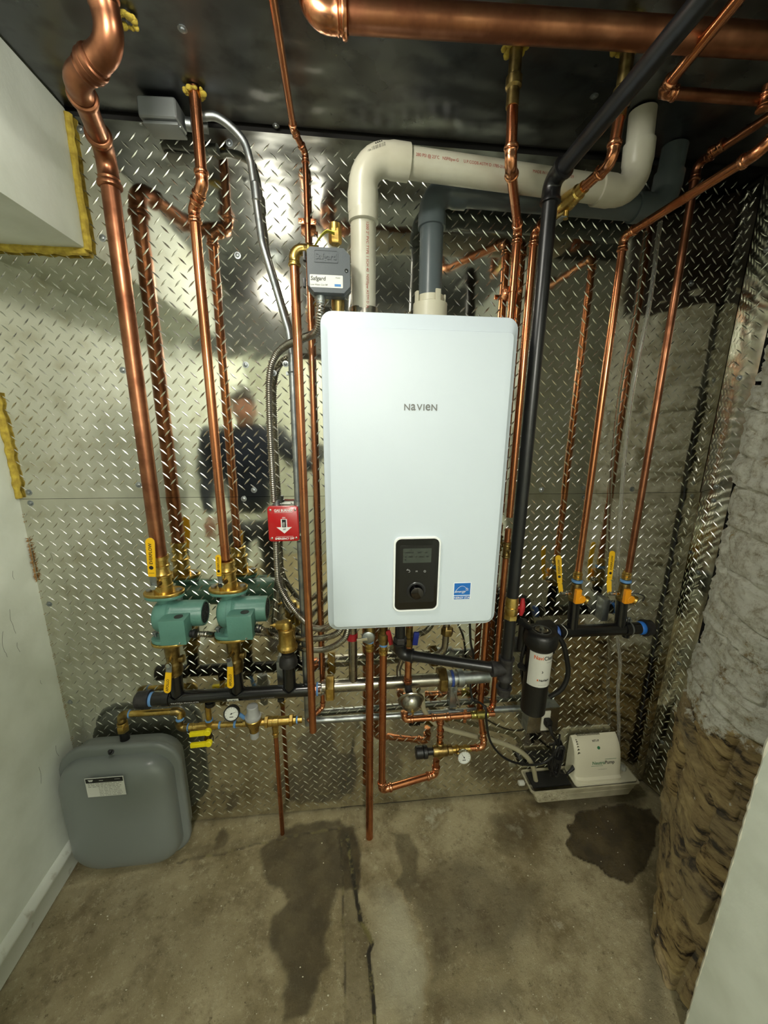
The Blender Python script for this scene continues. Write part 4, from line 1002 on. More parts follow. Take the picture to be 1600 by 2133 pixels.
# red emergency switch
RD = 0.058
a = W(556, 1055, RD); b_ = W(624, 1127, RD); rc = V((a.x+b_.x)/2, -RD, (a.z+b_.z)/2); rw, rh = b_.x-a.x, a.z-b_.z
rsw = Thing('emergency_switch', 'red gas burner emergency switch box with a white arrow', 'switch', V(rc.x, 0, rc.z))
rsw.part('back_box', MB().box((rc.x, -RD/2+0.002, rc.z), (rw*0.92, RD-0.012, rh*0.94), bev=0.006), zinc)
pl = rsw.part('cover_plate', MB().loft([loop(rrect(rw, rh, 0.009), V(rc.x, -RD+0.010, rc.z), XA, ZA), loop(rrect(rw, rh, 0.009), V(rc.x, -RD+0.002, rc.z), XA, ZA), loop(rrect(rw*0.95, rh*0.95, 0.008), V(rc.x, -RD, rc.z), XA, ZA)]), red)
rf = lambda dx, dz, e=0.0006: V(rc.x+dx*rw, -RD-e, rc.z+dz*rh)
rsw.sub(pl, 'lettering', text_mb('GAS BURNER', 0.0078, rf(0.02, 0.385), XA, ZA, bold=0.03, sx=0.86), white_print)
rsw.sub(pl, 'underline', MB().box(rf(0.02, 0.325), (rw*0.58, 0.0004, 0.0007)), white_print, smooth=0)
rsw.sub(pl, 'lettering', text_mb('EMERGENCY OFF', 0.0066, rf(0.02, -0.415), XA, ZA, bold=0.035, sx=0.80), white_print)
rsw.sub(pl, 'underline', MB().box(rf(0.02, -0.355), (rw*0.56, 0.0004, 0.0007)), white_print, smooth=0)
rsw.sub(pl, 'lettering', text_mb('ON', 0.0042, rf(0.02, 0.18), XA, ZA, bold=0.03), white_print)
arrow = [(-0.10, 0.14), (-0.10, -0.09), (-0.25, -0.09), (0.0, -0.27), (0.25, -0.09), (0.10, -0.09), (0.10, 0.14)]
rsw.sub(pl, 'arrow', MB().prism([(p[0]*rw, p[1]*rh) for p in arrow][::-1], rf(0.02, 0, 0.0003), XA, ZA, 0.0005) if False else MB().rings([[rf(0.02+p[0], p[1], 0.0002) for p in arrow], [rf(0.02+p[0], p[1], 0.0007) for p in arrow]]), white_print, smooth=0)
rsw.sub(pl, 'lettering', text_mb('OFF', 0.0036, rf(0.02, -0.155, 0.001), XA, ZA, bold=0.02), black_print)
rsw.sub(pl, 'switch_surround', MB().box(rf(0.02, 0.02, 0.001), (rw*0.13, 0.002, rh*0.21)), black_print)
rsw.sub(pl, 'toggle', MB().box(rf(0.02, 0.0, 0.005), (rw*0.08, 0.010, rh*0.10), Matrix.Rotation(0.35, 3, 'X'), 0.001), mat('toggle_grey', (150, 150, 146), 0.4))
for sx_ in (-1, 1):
    for sz_ in (-1, 1): rsw.sub(pl, 'screw', MB().lathe(rf(sx_*0.40, sz_*0.40, 0), nY, [(0, 0.0042), (0.002, 0.0036), (0.0026, 0.002)], 10), chrome)
rsw.part('connector', MB().lathe((W(576, 1050, 0.04).x, -0.036, rc.z+rh/2-0.003), ZA, [(0, 0.013), (0.006, 0.013), (0.007, 0.011), (0.018, 0.011)], 14), zinc)
rsw.part('connector', MB().lathe((XE, -0.036, rc.z+rh/2-0.003), ZA, [(0, 0.0125), (0.016, 0.0125), (0.018, 0.010)], 14), zinc)

# armoured cables
bx1 = Thing('armoured_cable', 'ribbed metal cable looping from the grey cut-off box to the red switch', 'cable', W(580, 740, 0.05), 'ribbed metal armoured cables')
flex(bx1, [W(668, 622, 0.235), W(667, 650, 0.235), W(660, 690, 0.20), W(630, 705, 0.15), W(596, 720, 0.09), W(572, 745, 0.055), W(561, 790, 0.042), W(562, 880, 0.040), W(566, 960, 0.040), W(571, 1046, 0.040)], 0.0096, steel)
bx1.part('connector', MB().lathe(W(668, 624, 0.235), ZA, [(-0.012, 0.010), (0.0, 0.012), (0.012, 0.012)], 14), zinc)
bx2 = Thing('armoured_cable', 'ribbed metal cable from the red switch bending behind the brass air vent to the boiler', 'cable', W(590, 1200, 0.05), 'ribbed metal armoured cables')
flex(bx2, [W(575, 1126, 0.040), W(577, 1180, 0.040), W(581, 1215, 0.042), W(598, 1250, 0.046), W(625, 1285, 0.06), W(655, 1308, 0.13), W(690, 1302, 0.20), V(W(705, 1290, 0.2).x, -0.2, BZ0+0.01)], 0.0092, steel)
bx3 = Thing('armoured_cable', 'ribbed metal cable from the left green pump under the boiler', 'cable', W(500, 1330, 0.08), 'ribbed metal armoured cables')
flex(bx3, [W(403, 1320, 0.11), W(430, 1321, 0.10), W(445, 1322, 0.04), W(480, 1320, 0.014), W(530, 1318, 0.014), W(580, 1325, 0.014), W(612, 1329, 0.024), W(645, 1331, 0.09), W(690, 1325, 0.17), W(712, 1305, 0.19), V(W(716, 1290, 0.19).x, -0.19, BZ0+0.01)], 0.0090, steel)
bx4 = Thing('armoured_cable', 'lowest ribbed metal cable, from the right green pump under the boiler', 'cable', W(600, 1340, 0.08), 'ribbed metal armoured cables')
flex(bx4, [W(532, 1305, 0.13), W(548, 1312, 0.12), W(563, 1322, 0.035), W(592, 1336, 0.014), W(618, 1348, 0.024), W(646, 1353, 0.08), W(680, 1352, 0.13), W(712, 1335, 0.16), W(724, 1310, 0.17), V(W(727, 1290, 0.17).x, -0.17, BZ0+0.01)], 0.0090, steel)
bx5 = Thing('armoured_cable', 'ribbed metal cable from the left side of the red switch down to the manifold', 'cable', W(600, 1260, 0.05), 'ribbed metal armoured cables')
flex(bx5, [W(583, 1200, 0.018), W(585, 1225, 0.018), W(594, 1255, 0.018), W(608, 1275, 0.020)], 0.0090, steel)

# ================================================================= pumps, manifold and fittings on the left
DH = 0.072; HZ = 0.623; RH = 0.0215
def Wz(x, y, d): return W(x, y, d).z
def lever(th, p0, p1, w, t, m, n=V(0, -1, 0), name='lever_handle', text=None, tm=None, sh=0.004, tx=0):
    """flat lever from p0 to p1, rounded far end"""
    p0, p1 = Vector(p0), Vector(p1); d = (p1-p0); L_ = d.length; d.normalize(); s = n.cross(d).normalized(); n2 = d.cross(s)
    poly = [(-w*0.42, 0), (w*0.42, 0)]+[(w/2*math.cos(a_), L_-w/2+w/2*math.sin(a_)) for a_ in [PI*k/8 for k in range(9)]]
    pl2 = [(p[0], p[1]) for p in poly]
    def lp(k, off, r=0): return [p0+s*(p[0]*k)+d*(p[1] if p[1] > 0 else 0)+n2*off for p in pl2]
    o = th.part(name, MB().rings([lp(0.92, 0), lp(1, t*0.2), lp(1, t*0.8), lp(0.92, t)]), m, smooth=40)
    if text:
        c = p0+d*(L_*0.60)+n2*(t+0.0002)
        if text == 'EVERFLOW': th.sub(o, 'round_emblem', MB().lathe(p0+d*(L_*0.24)+n2*t, n2, [(0, w*0.24), (0.0004, w*0.24), (0.0004, w*0.05)], 20).box(p0+d*(L_*0.10)+n2*(t+0.0002), (w*0.62, 0.0006, 0.0009)), black_print, smooth=0)
        th.sub(o, 'lettering', text_mb(text, w*0.36, c, d if tx == 0 else -d, s*(1 if tx == 0 else -1), bold=0.02), tm or black_print)
    return o

def pump(X, d, label, ztop, zcop, hand, hy, cable_side=1):
    t = Thing('circulator_pump', label, 'pump', V(X, -d, HZ+0.1), 'green circulator pumps over the black manifold')
    c = lambda dx, dy, z: V(X+dx, -d-dy, z)
    zf = ztop                                   # top of the upper brass flange
    # upper isolation valve
    br = MB().lathe(c(0, 0, zf), ZA, [(0, 0.028), (0.022, 0.028), (0.024, 0.0255), (0.048, 0.0255), (0.051, 0.030), (0.056, 0.030), (0.058, 0.0255), (0.066, 0.0225), (0.078, 0.0215), (0.080, 0.025), (0.086, 0.025), (0.088, 0.0215), (zcop-zf-0.012, 0.0215), (zcop-zf-0.010, 0.0255), (zcop-zf, 0.0250), (zcop-zf+0.001, 0.020)], 28)
    t.part('isolation_valve', br, brass)
    def oval(w, dd, z0, z1, m, nm, k=1.0):
        poly = []
        for i in range(40):
            a_ = 2*PI*i/40; x_ = math.cos(a_); y_ = math.sin(a_)
            poly.append((w/2*abs(x_)**0.75*(1 if x_ > 0 else -1), dd/2*(abs(y_)**1.0)*(1 if y_ > 0 else -1)))
        cx2 = V(X, -d, 0)
        L0 = lambda z, s: [V(X+p[0]*s, -d+p[1]*s, z) for p in poly]
        mb = MB().rings([L0(z0, 0.97), L0(z0+0.0015, 1), L0(z1-0.0015, 1), L0(z1, 0.97)]); return t.part(nm, mb, m, smooth=40)
    oval(0.118, 0.076, zf-0.010, zf, brass, 'brass_flange'); oval(0.116, 0.074, zf-0.020, zf-0.0105, teal, 'pump_flange')
    zm = zf-0.078                               # motor axis
    zl = zf-0.158                               # upper face of the lower teal flange
    mb = MB().lathe(c(0, 0, zf-0.02), -ZA, [(0, 0.028), (0.006, 0.024), (0.03, 0.022)], 20)
    mb.lathe(c(0, 0, zl-0.002), ZA, [(0, 0.030), (0.01, 0.024), (0.035, 0.022)], 20)
    # volute: round snail on a horizontal axis
    mb.lathe(c(-0.034, 0.004, zm-0.006), XA, [(0, 0.030), (0.006, 0.042), (0.014, 0.048), (0.026, 0.050), (0.034, 0.0495), (0.036, 0.054), (0.050, 0.054)], 36)
    t.part('volute', mb, teal)
    for a_ in (0.6, 2.2, 3.75, 5.5):
        t.part('bolt', MB().hex(c(0.013, 0.004-0.0, zm-0.006)+V(0, 0.046*math.cos(a_), 0.046*math.sin(a_)), XA, 0.010, 0.0062), teal)
    mb = MB().lathe(c(0.016, 0.004, zm), XA, [(0, 0.051), (0.004, 0.046), (0.012, 0.0425), (0.098, 0.0405), (0.102, 0.0385), (0.1021, 0.033), (0.094, 0.032)], 36)
    mt = t.part('motor_housing', mb, teal)
    gm = MB(); gm.lathe(c(0.112, 0.004, zm), XA, [(0, 0.0345), (0.003, 0.0345), (0.0034, 0.001)], 28)
    t.sub(mt, 'end_disc', gm, black_plastic)
    gm = MB()
    for rr_ in (0.010, 0.018, 0.026, 0.033):
        gm.sweep([c(0.1165, 0.004, zm)+V(0, rr_*math.cos(2*PI*k/24), rr_*math.sin(2*PI*k/24)) for k in range(25)], 0.0014, 6)
    for k in range(10): gm.sweep([c(0.1165, 0.004, zm), c(0.1165, 0.004, zm)+V(0, 0.033*math.cos(2*PI*k/10), 0.033*math.sin(2*PI*k/10))], 0.0011, 6)
    t.sub(mt, 'end_grille', gm, mat('grille', (46, 48, 46), 0.4))
    bxp = c(0.050, 0.064, zm-0.020)
    tb = t.part('terminal_box', MB().box(bxp, (0.074, 0.052, 0.080), bev=0.003), teal)
    t.sub(tb, 'knockout', MB().lathe(bxp+V(0.012, -0.0, 0.0405), ZA, [(0, 0.0125), (0.001, 0.0125), (0.0012, 0.011)], 20), mat('knockout_grey', (58, 62, 60), 0.5, 0.4))
    t.sub(tb, 'screw', MB().lathe(bxp+V(0.018, -0.0260, -0.033), nY, [(0, 0.0034), (0.0015, 0.003), (0.0018, 0.0008)], 10), chrome)
    t.part('cable_connector', MB().lathe(bxp+V(0.038, 0.006, -0.022), XA, [(0, 0.011), (0.006, 0.011), (0.008, 0.0135), (0.016, 0.0135), (0.018, 0.009)], 14), rubber)
    oval(0.110, 0.072, zl-0.012, zl, teal, 'pump_flange'); oval(0.114, 0.076, zl-0.022, zl-0.0125, brass, 'brass_flange')
    for (sx_, zz, up) in ((-1, zf, 1), (1, zf, 1), (-1, zl-0.022, -1), (1, zl-0.022, -1)):
        p = c(sx_*0.044, 0, zz); mb = MB()
        mb.hex(p, V(0, 0, up), 0.006, 0.0095); mb.lathe(p+ZA*(-0.03 if up > 0 else 0.0), ZA, [(0, 0.0045), (0.03, 0.0045)], 10); mb.hex(p-V(0, 0, up)*0.031, V(0, 0, -up) if False else ZA, 0.008, 0.0092)
        t.part('flange_bolt', mb, zinc)
    # lower isolation valve
    zb0 = HZ+0.085
    mb = MB().lathe(c(0, 0, zb0-0.004), ZA, [(0, 0.021), (0.012, 0.021), (0.016, 0.0255), (0.05, 0.0255), (0.056, 0.020), (zl-0.022-zb0+0.004, 0.024)], 24)
    mb.lathe(c(0, 0, (zb0+zl)/2-0.012), XA, [(0, 0.010), (0.026, 0.010), (0.026, 0.013), (0.034, 0.013), (0.036, 0.009)], 14)
    t.part('isolation_valve', mb, brass_dull)
    return t, zb0
# first pump
zt1, zc1 = Wz(350, 1226, DH-0.02), Wz(338, 1166, DH-0.02)
X1p = X1
p1_, zb1 = pump(X1p, D1, 'green circulator pump on the left, under the thick copper riser', Wz(345, 1230, D1), V1bot+0.012, None, None)
zt2 = Wz(470, 1222, D1)
p2_, zb2 = pump(X2, D1, 'green circulator pump on the right, under the thinner copper riser', zt2, Wz(470, 1172, D1), None, None)
# upper levers (yellow), standing on stems in front of the valve
def up_lever(th, X, zpiv, a, b, w, dd, name, tsz=None):
    piv = V(W(a[0], a[1], dd).x, -dd, zpiv)
    th.part('valve_stem', MB().lathe(V(X, -D1-0.02, zpiv), (piv-V(X, -D1-0.02, zpiv)), [(0, 0.010), ((piv-V(X, -D1-0.02, zpiv)).length-0.004, 0.008), ((piv-V(X, -D1-0.02, zpiv)).length+0.004, 0.008)], 14), brass_dull)
    th.part('lever_nut', MB().hex(piv+V(0, -0.002, 0), nY, 0.010, 0.0085), chrome)
    q0 = W(b[0], b[1], dd+0.008); q1 = W(b[2], b[3], dd+0.010)
    lever(th, piv+V(0, -0.001, 0), q0+V(0, 0, 0.006), w*0.8, 0.003, zinc, name='lever_bar')
    lever(th, q0, q1, w, 0.005, yellow, name='lever_handle', text=name, sh=tsz or 0.004)
up_lever(p1_, X1p, Wz(324, 1219, D1+0.04), (322, 1220), (318, 1200, 313, 1120), 0.025, D1+0.048, 'EVERFLOW')
up_lever(p2_, X2, Wz(461, 1215, D1+0.04), (461, 1214), (457, 1199, 455, 1155), 0.0165, D1+0.045, 'EVERFLOW')
def low_lever(th, X, a, q, w, dd):
    piv = W(a[0], a[1], dd)
    th.part('valve_stem', MB().lathe(V(X, -D1-0.02, piv.z), (piv-V(X, -D1-0.02, piv.z)), [(0, 0.009), ((piv-V(X, -D1-0.02, piv.z)).length, 0.008)], 14), brass_dull)
    th.part('lever_nut', MB().hex(piv+V(0, -0.002, 0), nY, 0.010, 0.008), chrome)
    q0 = W(q[0], q[1], dd+0.006); q1 = W(q[2], q[3], dd+0.010)
    lever(th, piv+V(0, -0.001, 0), q0-V(0, 0, 0.006), w*0.8, 0.003, zinc, name='lever_bar')
    lever(th, q0, q1, w, 0.005, yellow, name='lever_handle', text='APOLLO', sh=0.004, tx=1)
low_lever(p1_, X1p, (353, 1383), (352, 1400, 349, 1442), 0.0215, D1+0.045)
low_lever(p2_, X2, (478, 1371), (480, 1388, 481, 1432), 0.0215, D1+0.045)

# manifold pipe with two risers and an air-vent riser
hx0, hx1 = W(303, 1455, DH).x, W(655, 1436, DH).x
man = Thing('manifold', 'long black steel manifold pipe under the two green pumps', 'manifold', V((hx0+hx1)/2, -DH, HZ))
man.part('header_pipe', MB().lathe((hx0+0.015, -DH, HZ), XA, [(0, RH), (hx1-hx0-0.02, RH)], 28), black_paint)
man.part('thread_seal', MB().lathe((hx0+0.012, -DH, HZ), XA, [(0, RH*1.05), (0.006, RH*1.07), (0.012, RH*1.05)], 28), tape)
man.part('end_cap', MB().lathe((hx0+0.016, -DH, HZ), -XA, [(0, RH*1.0), (0.001, RH*1.42), (0.012, RH*1.42), (0.013, RH*1.30), (0.040, RH*1.28), (0.046, RH*1.0)], 28), iron_fit)
man.part('collar', MB().lathe((W(355, 1447, DH).x-0.024, -DH, HZ), XA, [(0, RH*1.02), (0.002, RH*1.18), (0.022, RH*1.18), (0.024, RH*1.02)], 28), black_paint)
man.part('riser', MB().lathe((X1p, -DH, HZ), ZA, [(0, RH*1.0), (zb1-HZ+0.003, RH*0.98)], 24), black_paint)
man.part('riser', MB().lathe((X2, -DH, HZ), ZA, [(0, RH*1.0), (zb2-HZ+0.003, RH*0.98)], 24), black_paint)
xv = W(602, 1400, DH).x; zv1 = Wz(603, 1383, DH)
man.part('riser', MB().lathe((xv, -DH, HZ), ZA, [(0, RH), (zv1-HZ, RH)], 24), black_paint)
for xq in (X1p, X2, xv): man.part('weld_bead', MB().sweep([V(xq+RH*1.12*math.cos(2*PI*k/24), -DH+RH*1.12*math.sin(2*PI*k/24), HZ+RH*(0.35+0.5*abs(math.cos(2*PI*k/24))*0+0.55*abs(math.cos(2*PI*k/24)))) for k in range(25)], 0.0022, 6), black_paint)
man.part('drain_stub', MB().lathe((W(438, 1466, DH).x, -DH, HZ), -ZA, [(0, 0.012), (RH, 0.012), (RH+0.002, 0.0165), (RH+0.016, 0.0165), (RH+0.018, 0.012)], 20), black_paint)
man.part('drain_stub', MB().lathe((W(585, 1452, DH).x, -DH, HZ), -ZA, [(0, 0.010), (RH+0.002, 0.010), (RH+0.002, 0.012), (RH+0.014, 0.012), (RH+0.015, 0.008)], 16), black_paint)
man.part('lettering', text_mb('TRATIDA PRODUCTS', 0.0065, V(W(397, 1460, DH-RH).x, -DH, HZ)+V(0, -0.95, -0.3).normalized()*RH, XA, V(0, -0.95, -0.3).normalized().cross(XA), wrap=(RH, 'y')), white_print)
man.part('lettering', text_mb('E-Z HEADER', 0.0055, V(W(561, 1450, DH).x, -DH, HZ)+V(0, -0.95, -0.3).normalized()*RH, XA, V(0, -0.95, -0.3).normalized().cross(XA), wrap=(RH, 'y')), mat('faded_print', (130, 130, 128), 0.5))
lx = W(489, 1456, DH).x
mb = MB()
st0 = []
for k in range(7):
    a_ = -0.42+0.66*k/6-0.3; n_ = V(0, -math.cos(a_), math.sin(a_)); st0.append([V(lx-0.0185, -DH, HZ)+n_*(RH+0.0004), V(lx+0.0185, -DH, HZ)+n_*(RH+0.0004)])
mb.rings(st0, False, False, close=False)
stk = man.part('sticker', mb, paper)
nl = V(0, -0.9, -0.38).normalized()
man.sub(stk, 'lettering', text_mb('EURL', 0.008, V(lx, -DH, HZ)+nl*(RH+0.0006), XA, nl.cross(XA), wrap=(RH, 'y'), bold=0.02), black_print)
# wall strut behind the air vent riser
man.part('strut_bracket', MB().box((xv-0.036, -0.020, HZ+0.045), (0.022, 0.038, 0.09), bev=0.001), zinc)
# air vent
av = Thing('air_vent', 'brass automatic air vent on the right end of the black manifold', 'air vent', V(xv, -DH, zv1))
mb = MB().lathe((xv, -DH, zv1-0.004), ZA, [(0, 0.023), (0.003, 0.0310), (0.010, 0.0310), (0.014, 0.0300), (0.026, 0.0290), (0.038, 0.020), (0.040, 0.0215), (0.050, 0.0215), (0.052, 0.016)], 28)
av.part('reducer', mb, iron_fit)
av.part('thread_seal', MB().lathe((xv, -DH, zv1+0.046), ZA, [(0, 0.0155), (0.008, 0.0155)], 20), tape)
zq = zv1+0.051
av.part('brass_body', MB().lathe((xv, -DH, zq), ZA, [(0, 0.016), (0.004, 0.026), (0.010, 0.0330), (0.014, 0.0340), (0.020, 0.0340), (0.025, 0.0300), (0.030, 0.0275), (0.072, 0.0275), (0.076, 0.029), (0.083, 0.029), (0.086, 0.0255), (0.0865, 0.022)], 32), brass)
mb = MB().lathe((xv-0.002, -DH, zq+0.086), ZA, [(0, 0.0205), (0.016, 0.0195), (0.023, 0.016), (0.025, 0.010)], 24)
mb.box((xv-0.018, -DH-0.004, zq+0.098), (0.030, 0.024, 0.022), bev=0.004); mb.lathe((xv-0.032, -DH-0.004, zq+0.098), -XA, [(0, 0.0075), (0.009, 0.0075), (0.0095, 0.0035), (0.019, 0.0032), (0.019, 0.0015)], 14)
av.part('vent_cap', mb, brass)

# steel manifold pipe under the boiler with brass unions
us = Thing('steel_manifold', 'stainless steel manifold pipe with big brass union nuts under the boiler', 'manifold', V(W(800, 1425, DH).x, -DH, 0.63))
SZ = Wz(800, 1422, DH); RS = 0.0225
sx0, sx1 = W(668, 1433, DH).x, W(930, 1408, DH).x
for q in (0,):
    us.part('threaded_end', MB().lathe((hx1-0.012, -DH, HZ), XA, [(0, RH*1.0), (0.001, RH*1.16), (0.012, RH*1.16), (0.013, RH*0.95), (0.02, RH*0.95)], 24), mat('copper_ring', (170, 110, 78), 0.3, 1))
    us.part('thread_seal', MB().lathe((hx1+0.007, -DH, HZ+0.001), XA, [(0, RH), (0.002, RH*1.05), (0.008, RH*1.05)], 24), tape)
    us.part('union_end', MB().lathe((hx1+0.014, -DH, HZ+0.002), XA, [(0, RH*1.14), (0.010, RH*1.14), (0.012, RH*1.0), (0.02, RH)], 24), chrome)
    us.part('union_nut', MB().hex((W(679, 1431, DH).x, -DH, HZ+0.003), XA, 0.030, 0.0440), brass)
    us.part('manifold_pipe', MB().lathe((sx0+0.005, -DH, SZ), XA, [(0, RS), (sx1-sx0, RS)], 28), steel)
ux = W(735, 1340, DH).x
us.part('branch_pipe', MB().lathe((ux, -DH, SZ), ZA, [(0, 0.0150), (BZ0+0.02-SZ, 0.0150)], 20), steel)
us.part('red_collar', MB().lathe((ux-0.002, -DH, Wz(734, 1331, DH)), ZA, [(0, 0.0190), (0.022, 0.0190), (0.024, 0.016)], 20), red_d)
us.part('branch_elbow', MB().sweep(rounded([V(W(832, 1420, DH).x, -DH, SZ), W(830, 1395, 0.058), W(838, 1372, 0.055), W(838, 1330, 0.055)], 0.02), 0.009, 14), steel)
# second branch: U-bend up to the right
ubx = W(930, 1340, 0.10).x
us.part('branch_pipe', MB().sweep(rounded([V(W(860, 1368, 0.06).x, -0.06, Wz(880, 1366, 0.06)), V(ubx-0.002, -0.09, Wz(930, 1366, 0.09)), V(ubx, -0.10, BZ0+0.02)], 0.055, 8), 0.0115, 16), steel)
us.part('brass_nut', MB().hex((ubx, -0.10, Wz(925, 1322, 0.10)), ZA, 0.026, 0.021), brass_dull)
u2 = W(912, 1414, DH).x
us.part('union_nut', MB().hex((u2, -DH, SZ+0.001), XA, 0.030, 0.0440), brass_dull)
us.part('union_end', MB().lathe((u2+0.028, -DH, SZ+0.001), XA, [(0, 0.030), (0.014, 0.030), (0.016, 0.026), (0.022, 0.026)], 24), zinc)
us.part('thread_seal', MB().lathe((u2+0.046, -DH, SZ+0.001), XA, [(0, 0.028), (0.008, 0.0285), (0.01, 0.027)], 24), mat('blue_seal', (36, 62, 130), 0.5))
us.part('pipe_ring', MB().lathe((u2+0.055, -DH, SZ+0.001), XA, [(0, 0.0300), (0.006, 0.0300)], 24), zinc)
us.part('galvanised_nipple', MB().lathe((u2+0.058, -DH, SZ+0.001), XA, [(0, 0.0222), (0.13, 0.0222)], 28), zinc)
xb2 = W(946, 1455, 0.03).x
us.part('strut_bracket', MB().box((xb2, -0.014, Wz(946, 1448, 0.02)), (0.026, 0.022, 0.105), bev=0.001), zinc)
us.part('bracket_bolt', MB().sweep([W(948, 1443, 0.03), W(958, 1472, 0.035)], 0.0035, 10).hex(W(947, 1441, 0.035), nY, 0.006, 0.007), zinc)
us.part('pipe_clamp', MB().lathe((xb2-0.008, -DH, SZ+0.001), XA, [(0, 0.0255), (0, 0.0315), (0.02, 0.0315), (0.02, 0.0255)], 24), zinc)
# copper stub and small expansion dome
em_ = Thing('expansion_dome', 'round stainless steel dome vessel on a copper stub under the boiler', 'vessel', W(856, 1455, 0.13))
dcx = W(856, 1456, 0.14); ddir = V(-0.02, -1, -0.42).normalized()
em_.part('dome', MB().lathe(dcx+ddir*(-0.012), ddir, [(0, 0.016), (0.005, 0.030), (0.011, 0.040), (0.013, 0.0445), (0.015, 0.0448), (0.018, 0.0430), (0.020, 0.0375), (0.026, 0.0368), (0.038, 0.0310), (0.048, 0.0205), (0.053, 0.007)], 36), steel)
em_.part('valve_stem', MB().lathe(dcx+ddir*0.040, ddir, [(0, 0.006), (0.005, 0.0055), (0.006, 0.0035), (0.012, 0.0035), (0.0125, 0.002)], 14), brass)
em_.part('neck', MB().sweep([dcx+ddir*(-0.010), dcx+V(-0.006, 0.02, 0.022), dcx+V(-0.008, 0.022, 0.05)], 0.012, 16), iron_fit)
bx_ = dcx.x-0.008; dy_ = dcx.y+0.022
em_.part('copper_stub', MB().lathe((bx_, dy_, dcx.z+0.045), ZA, [(0, 0.0122), (0.004, 0.0145), (0.01, 0.0145), (0.012, 0.012), (0.018, 0.0145), (0.024, 0.0145), (0.026, 0.0118), (BZ0-dcx.z-0.03, 0.0118)], 20), copper_fit)
em_.part('brass_valve', MB().lathe((bx_, dy_, Wz(848, 1345, 0.12)), ZA, [(0, 0.014), (0.012, 0.0155), (0.03, 0.0155), (0.032, 0.012), (0.07, 0.012)], 18), brass_dull)
em_.part('blue_handle', MB().box(W(866, 1330, 0.14), (0.018, 0.010, 0.046), Matrix.Rotation(0.1, 3, 'Y'), 0.003), blue)

# mixing group
DM = 0.062
mxg = Thing('mixing_valve', 'brass mixing valve with a black knob, copper tees and a round dial thermometer', 'mixing valve', W(910, 1565, DM+0.02))
mz = Wz(915, 1494, DM); mzr = mz; yM = -DM
L0_ = V(W(845, 1488, DM).x, yM, mz); T0_ = V(W(918, 1492, DM).x, yM, mz)
mb = MB(); fitting(mb, V(W(843, 1486, DM).x, yM, mz), V(-1, 0, 0), V(0, 0.2, 1), 0.0108, 'press', R=0.014, S=0.018); mxg.part('elbow', mb, copper_fit)
bend_top = V(W(843, 1486, DM).x, yM, mz)
mxg.part('pipe_section', MB().sweep([bend_top+V(0.01, 0, 0), V(W(1000, 1489, DM).x, yM, mz)], 0.0108, 18), copper)
mb = MB(); tee(mb, T0_, XA, V(0, 0, -1), 0.0108, style='press', S=0.036); mxg.part('copper_tee', mb, copper_fit)
clx = W(968, 1489, DM).x
mb = MB().lathe((clx-0.006, yM, mz), XA, [(0, 0.0112), (0, 0.0135), (0.012, 0.0135), (0.012, 0.0112)], 20)
for k in (-1, 1): mb.box((clx, yM-0.004, mz+k*0.020), (0.012, 0.006, 0.015), bev=0.001)
mxg.part('pipe_clamp', mb, copper_fit)
bx0 = W(980, 1489, DM).x
mxg.part('check_valve', MB().lathe((bx0, yM, mz), XA, [(0, 0.0118), (0.002, 0.0145), (0.008, 0.0145), (0.010, 0.0125), (0.014, 0.0145), (0.019, 0.0145), (0.022, 0.0135), (0.024, 0.0175), (0.052, 0.0175), (0.054, 0.0125), (0.06, 0.0142), (0.066, 0.0142), (0.068, 0.012)], 20), mat('brass_green', (168, 158, 92), 0.32, 1))
rx = bx0+0.068; ex = W(1030, 1484, DM).x
mxg.part('pipe_section', MB().sweep([V(rx-0.002, yM, mz), V(ex, yM, mz)], 0.0105, 16), copper)
# left tee leg down to the valve
vx = T0_.x-0.002; vz = Wz(912, 1565, DM+0.02)
mxg.part('pipe_section', MB().sweep([V(T0_.x, yM, mz-0.03), V(vx, yM-0.012, vz+0.02)], 0.0105, 16), copper)
mb = MB(); fitting(mb, V(T0_.x, yM-0.006, (mz+vz)/2), V(0, 0, -1), None, 0.0105, 'press', S=0.018); mxg.part('coupling', mb, copper_fit)
clz = (mz+vz)/2-0.016
vy = yM-0.018; vc0 = V(vx, vy, vz)
mb = MB().lathe(vc0-XA*0.026, XA, [(0, 0.019), (0.004, 0.0205), (0.052, 0.0205), (0.056, 0.017), (0.06, 0.0185), (0.072, 0.0185), (0.074, 0.013)], 24)
mb.lathe(vc0-ZA*0.026, ZA, [(0, 0.014), (0.004, 0.0155), (0.012, 0.0155), (0.014, 0.0125), (0.052, 0.0125), (0.054, 0.0140), (0.060, 0.0140), (0.062, 0.012)], 20)
mxg.part('valve_body', mb, brass_dull)
kx = W(866, 1566, DM+0.02).x
mb = MB()
rings = []
for (h_, r_) in ((0, 0.0195), (0.003, 0.0220), (0.026, 0.0220), (0.0285, 0.0195), (0.030, 0.0230), (0.042, 0.0230), (0.045, 0.019)):
    rings.append([V(kx+h_, vy+r_*(1+0.02*(k % 2))*math.cos(2*PI*k/36), vz+r_*(1+0.02*(k % 2))*math.sin(2*PI*k/36)) for k in range(36)])
mb.lathe((kx+0.03, vy, vz), XA, [(0, 0.013), (max(0.01, vc0.x-0.026-kx-0.03), 0.013)], 18); mb.rings(rings); mxg.part('adjusting_knob', mb, black_plastic)
gx = W(966, 1575, DM+0.05)
mxg.part('gauge_tee', MB().lathe(vc0+XA*0.048, XA, [(0, 0.013), (0.012, 0.013), (0.014, 0.016), (0.022, 0.016), (0.026, 0.012), (0.044, 0.012), (0.046, 0.0145), (0.056, 0.0145), (0.058, 0.011), (0.072, 0.011)], 20), brass)
ggc = gx+V(0, 0.0, 0)
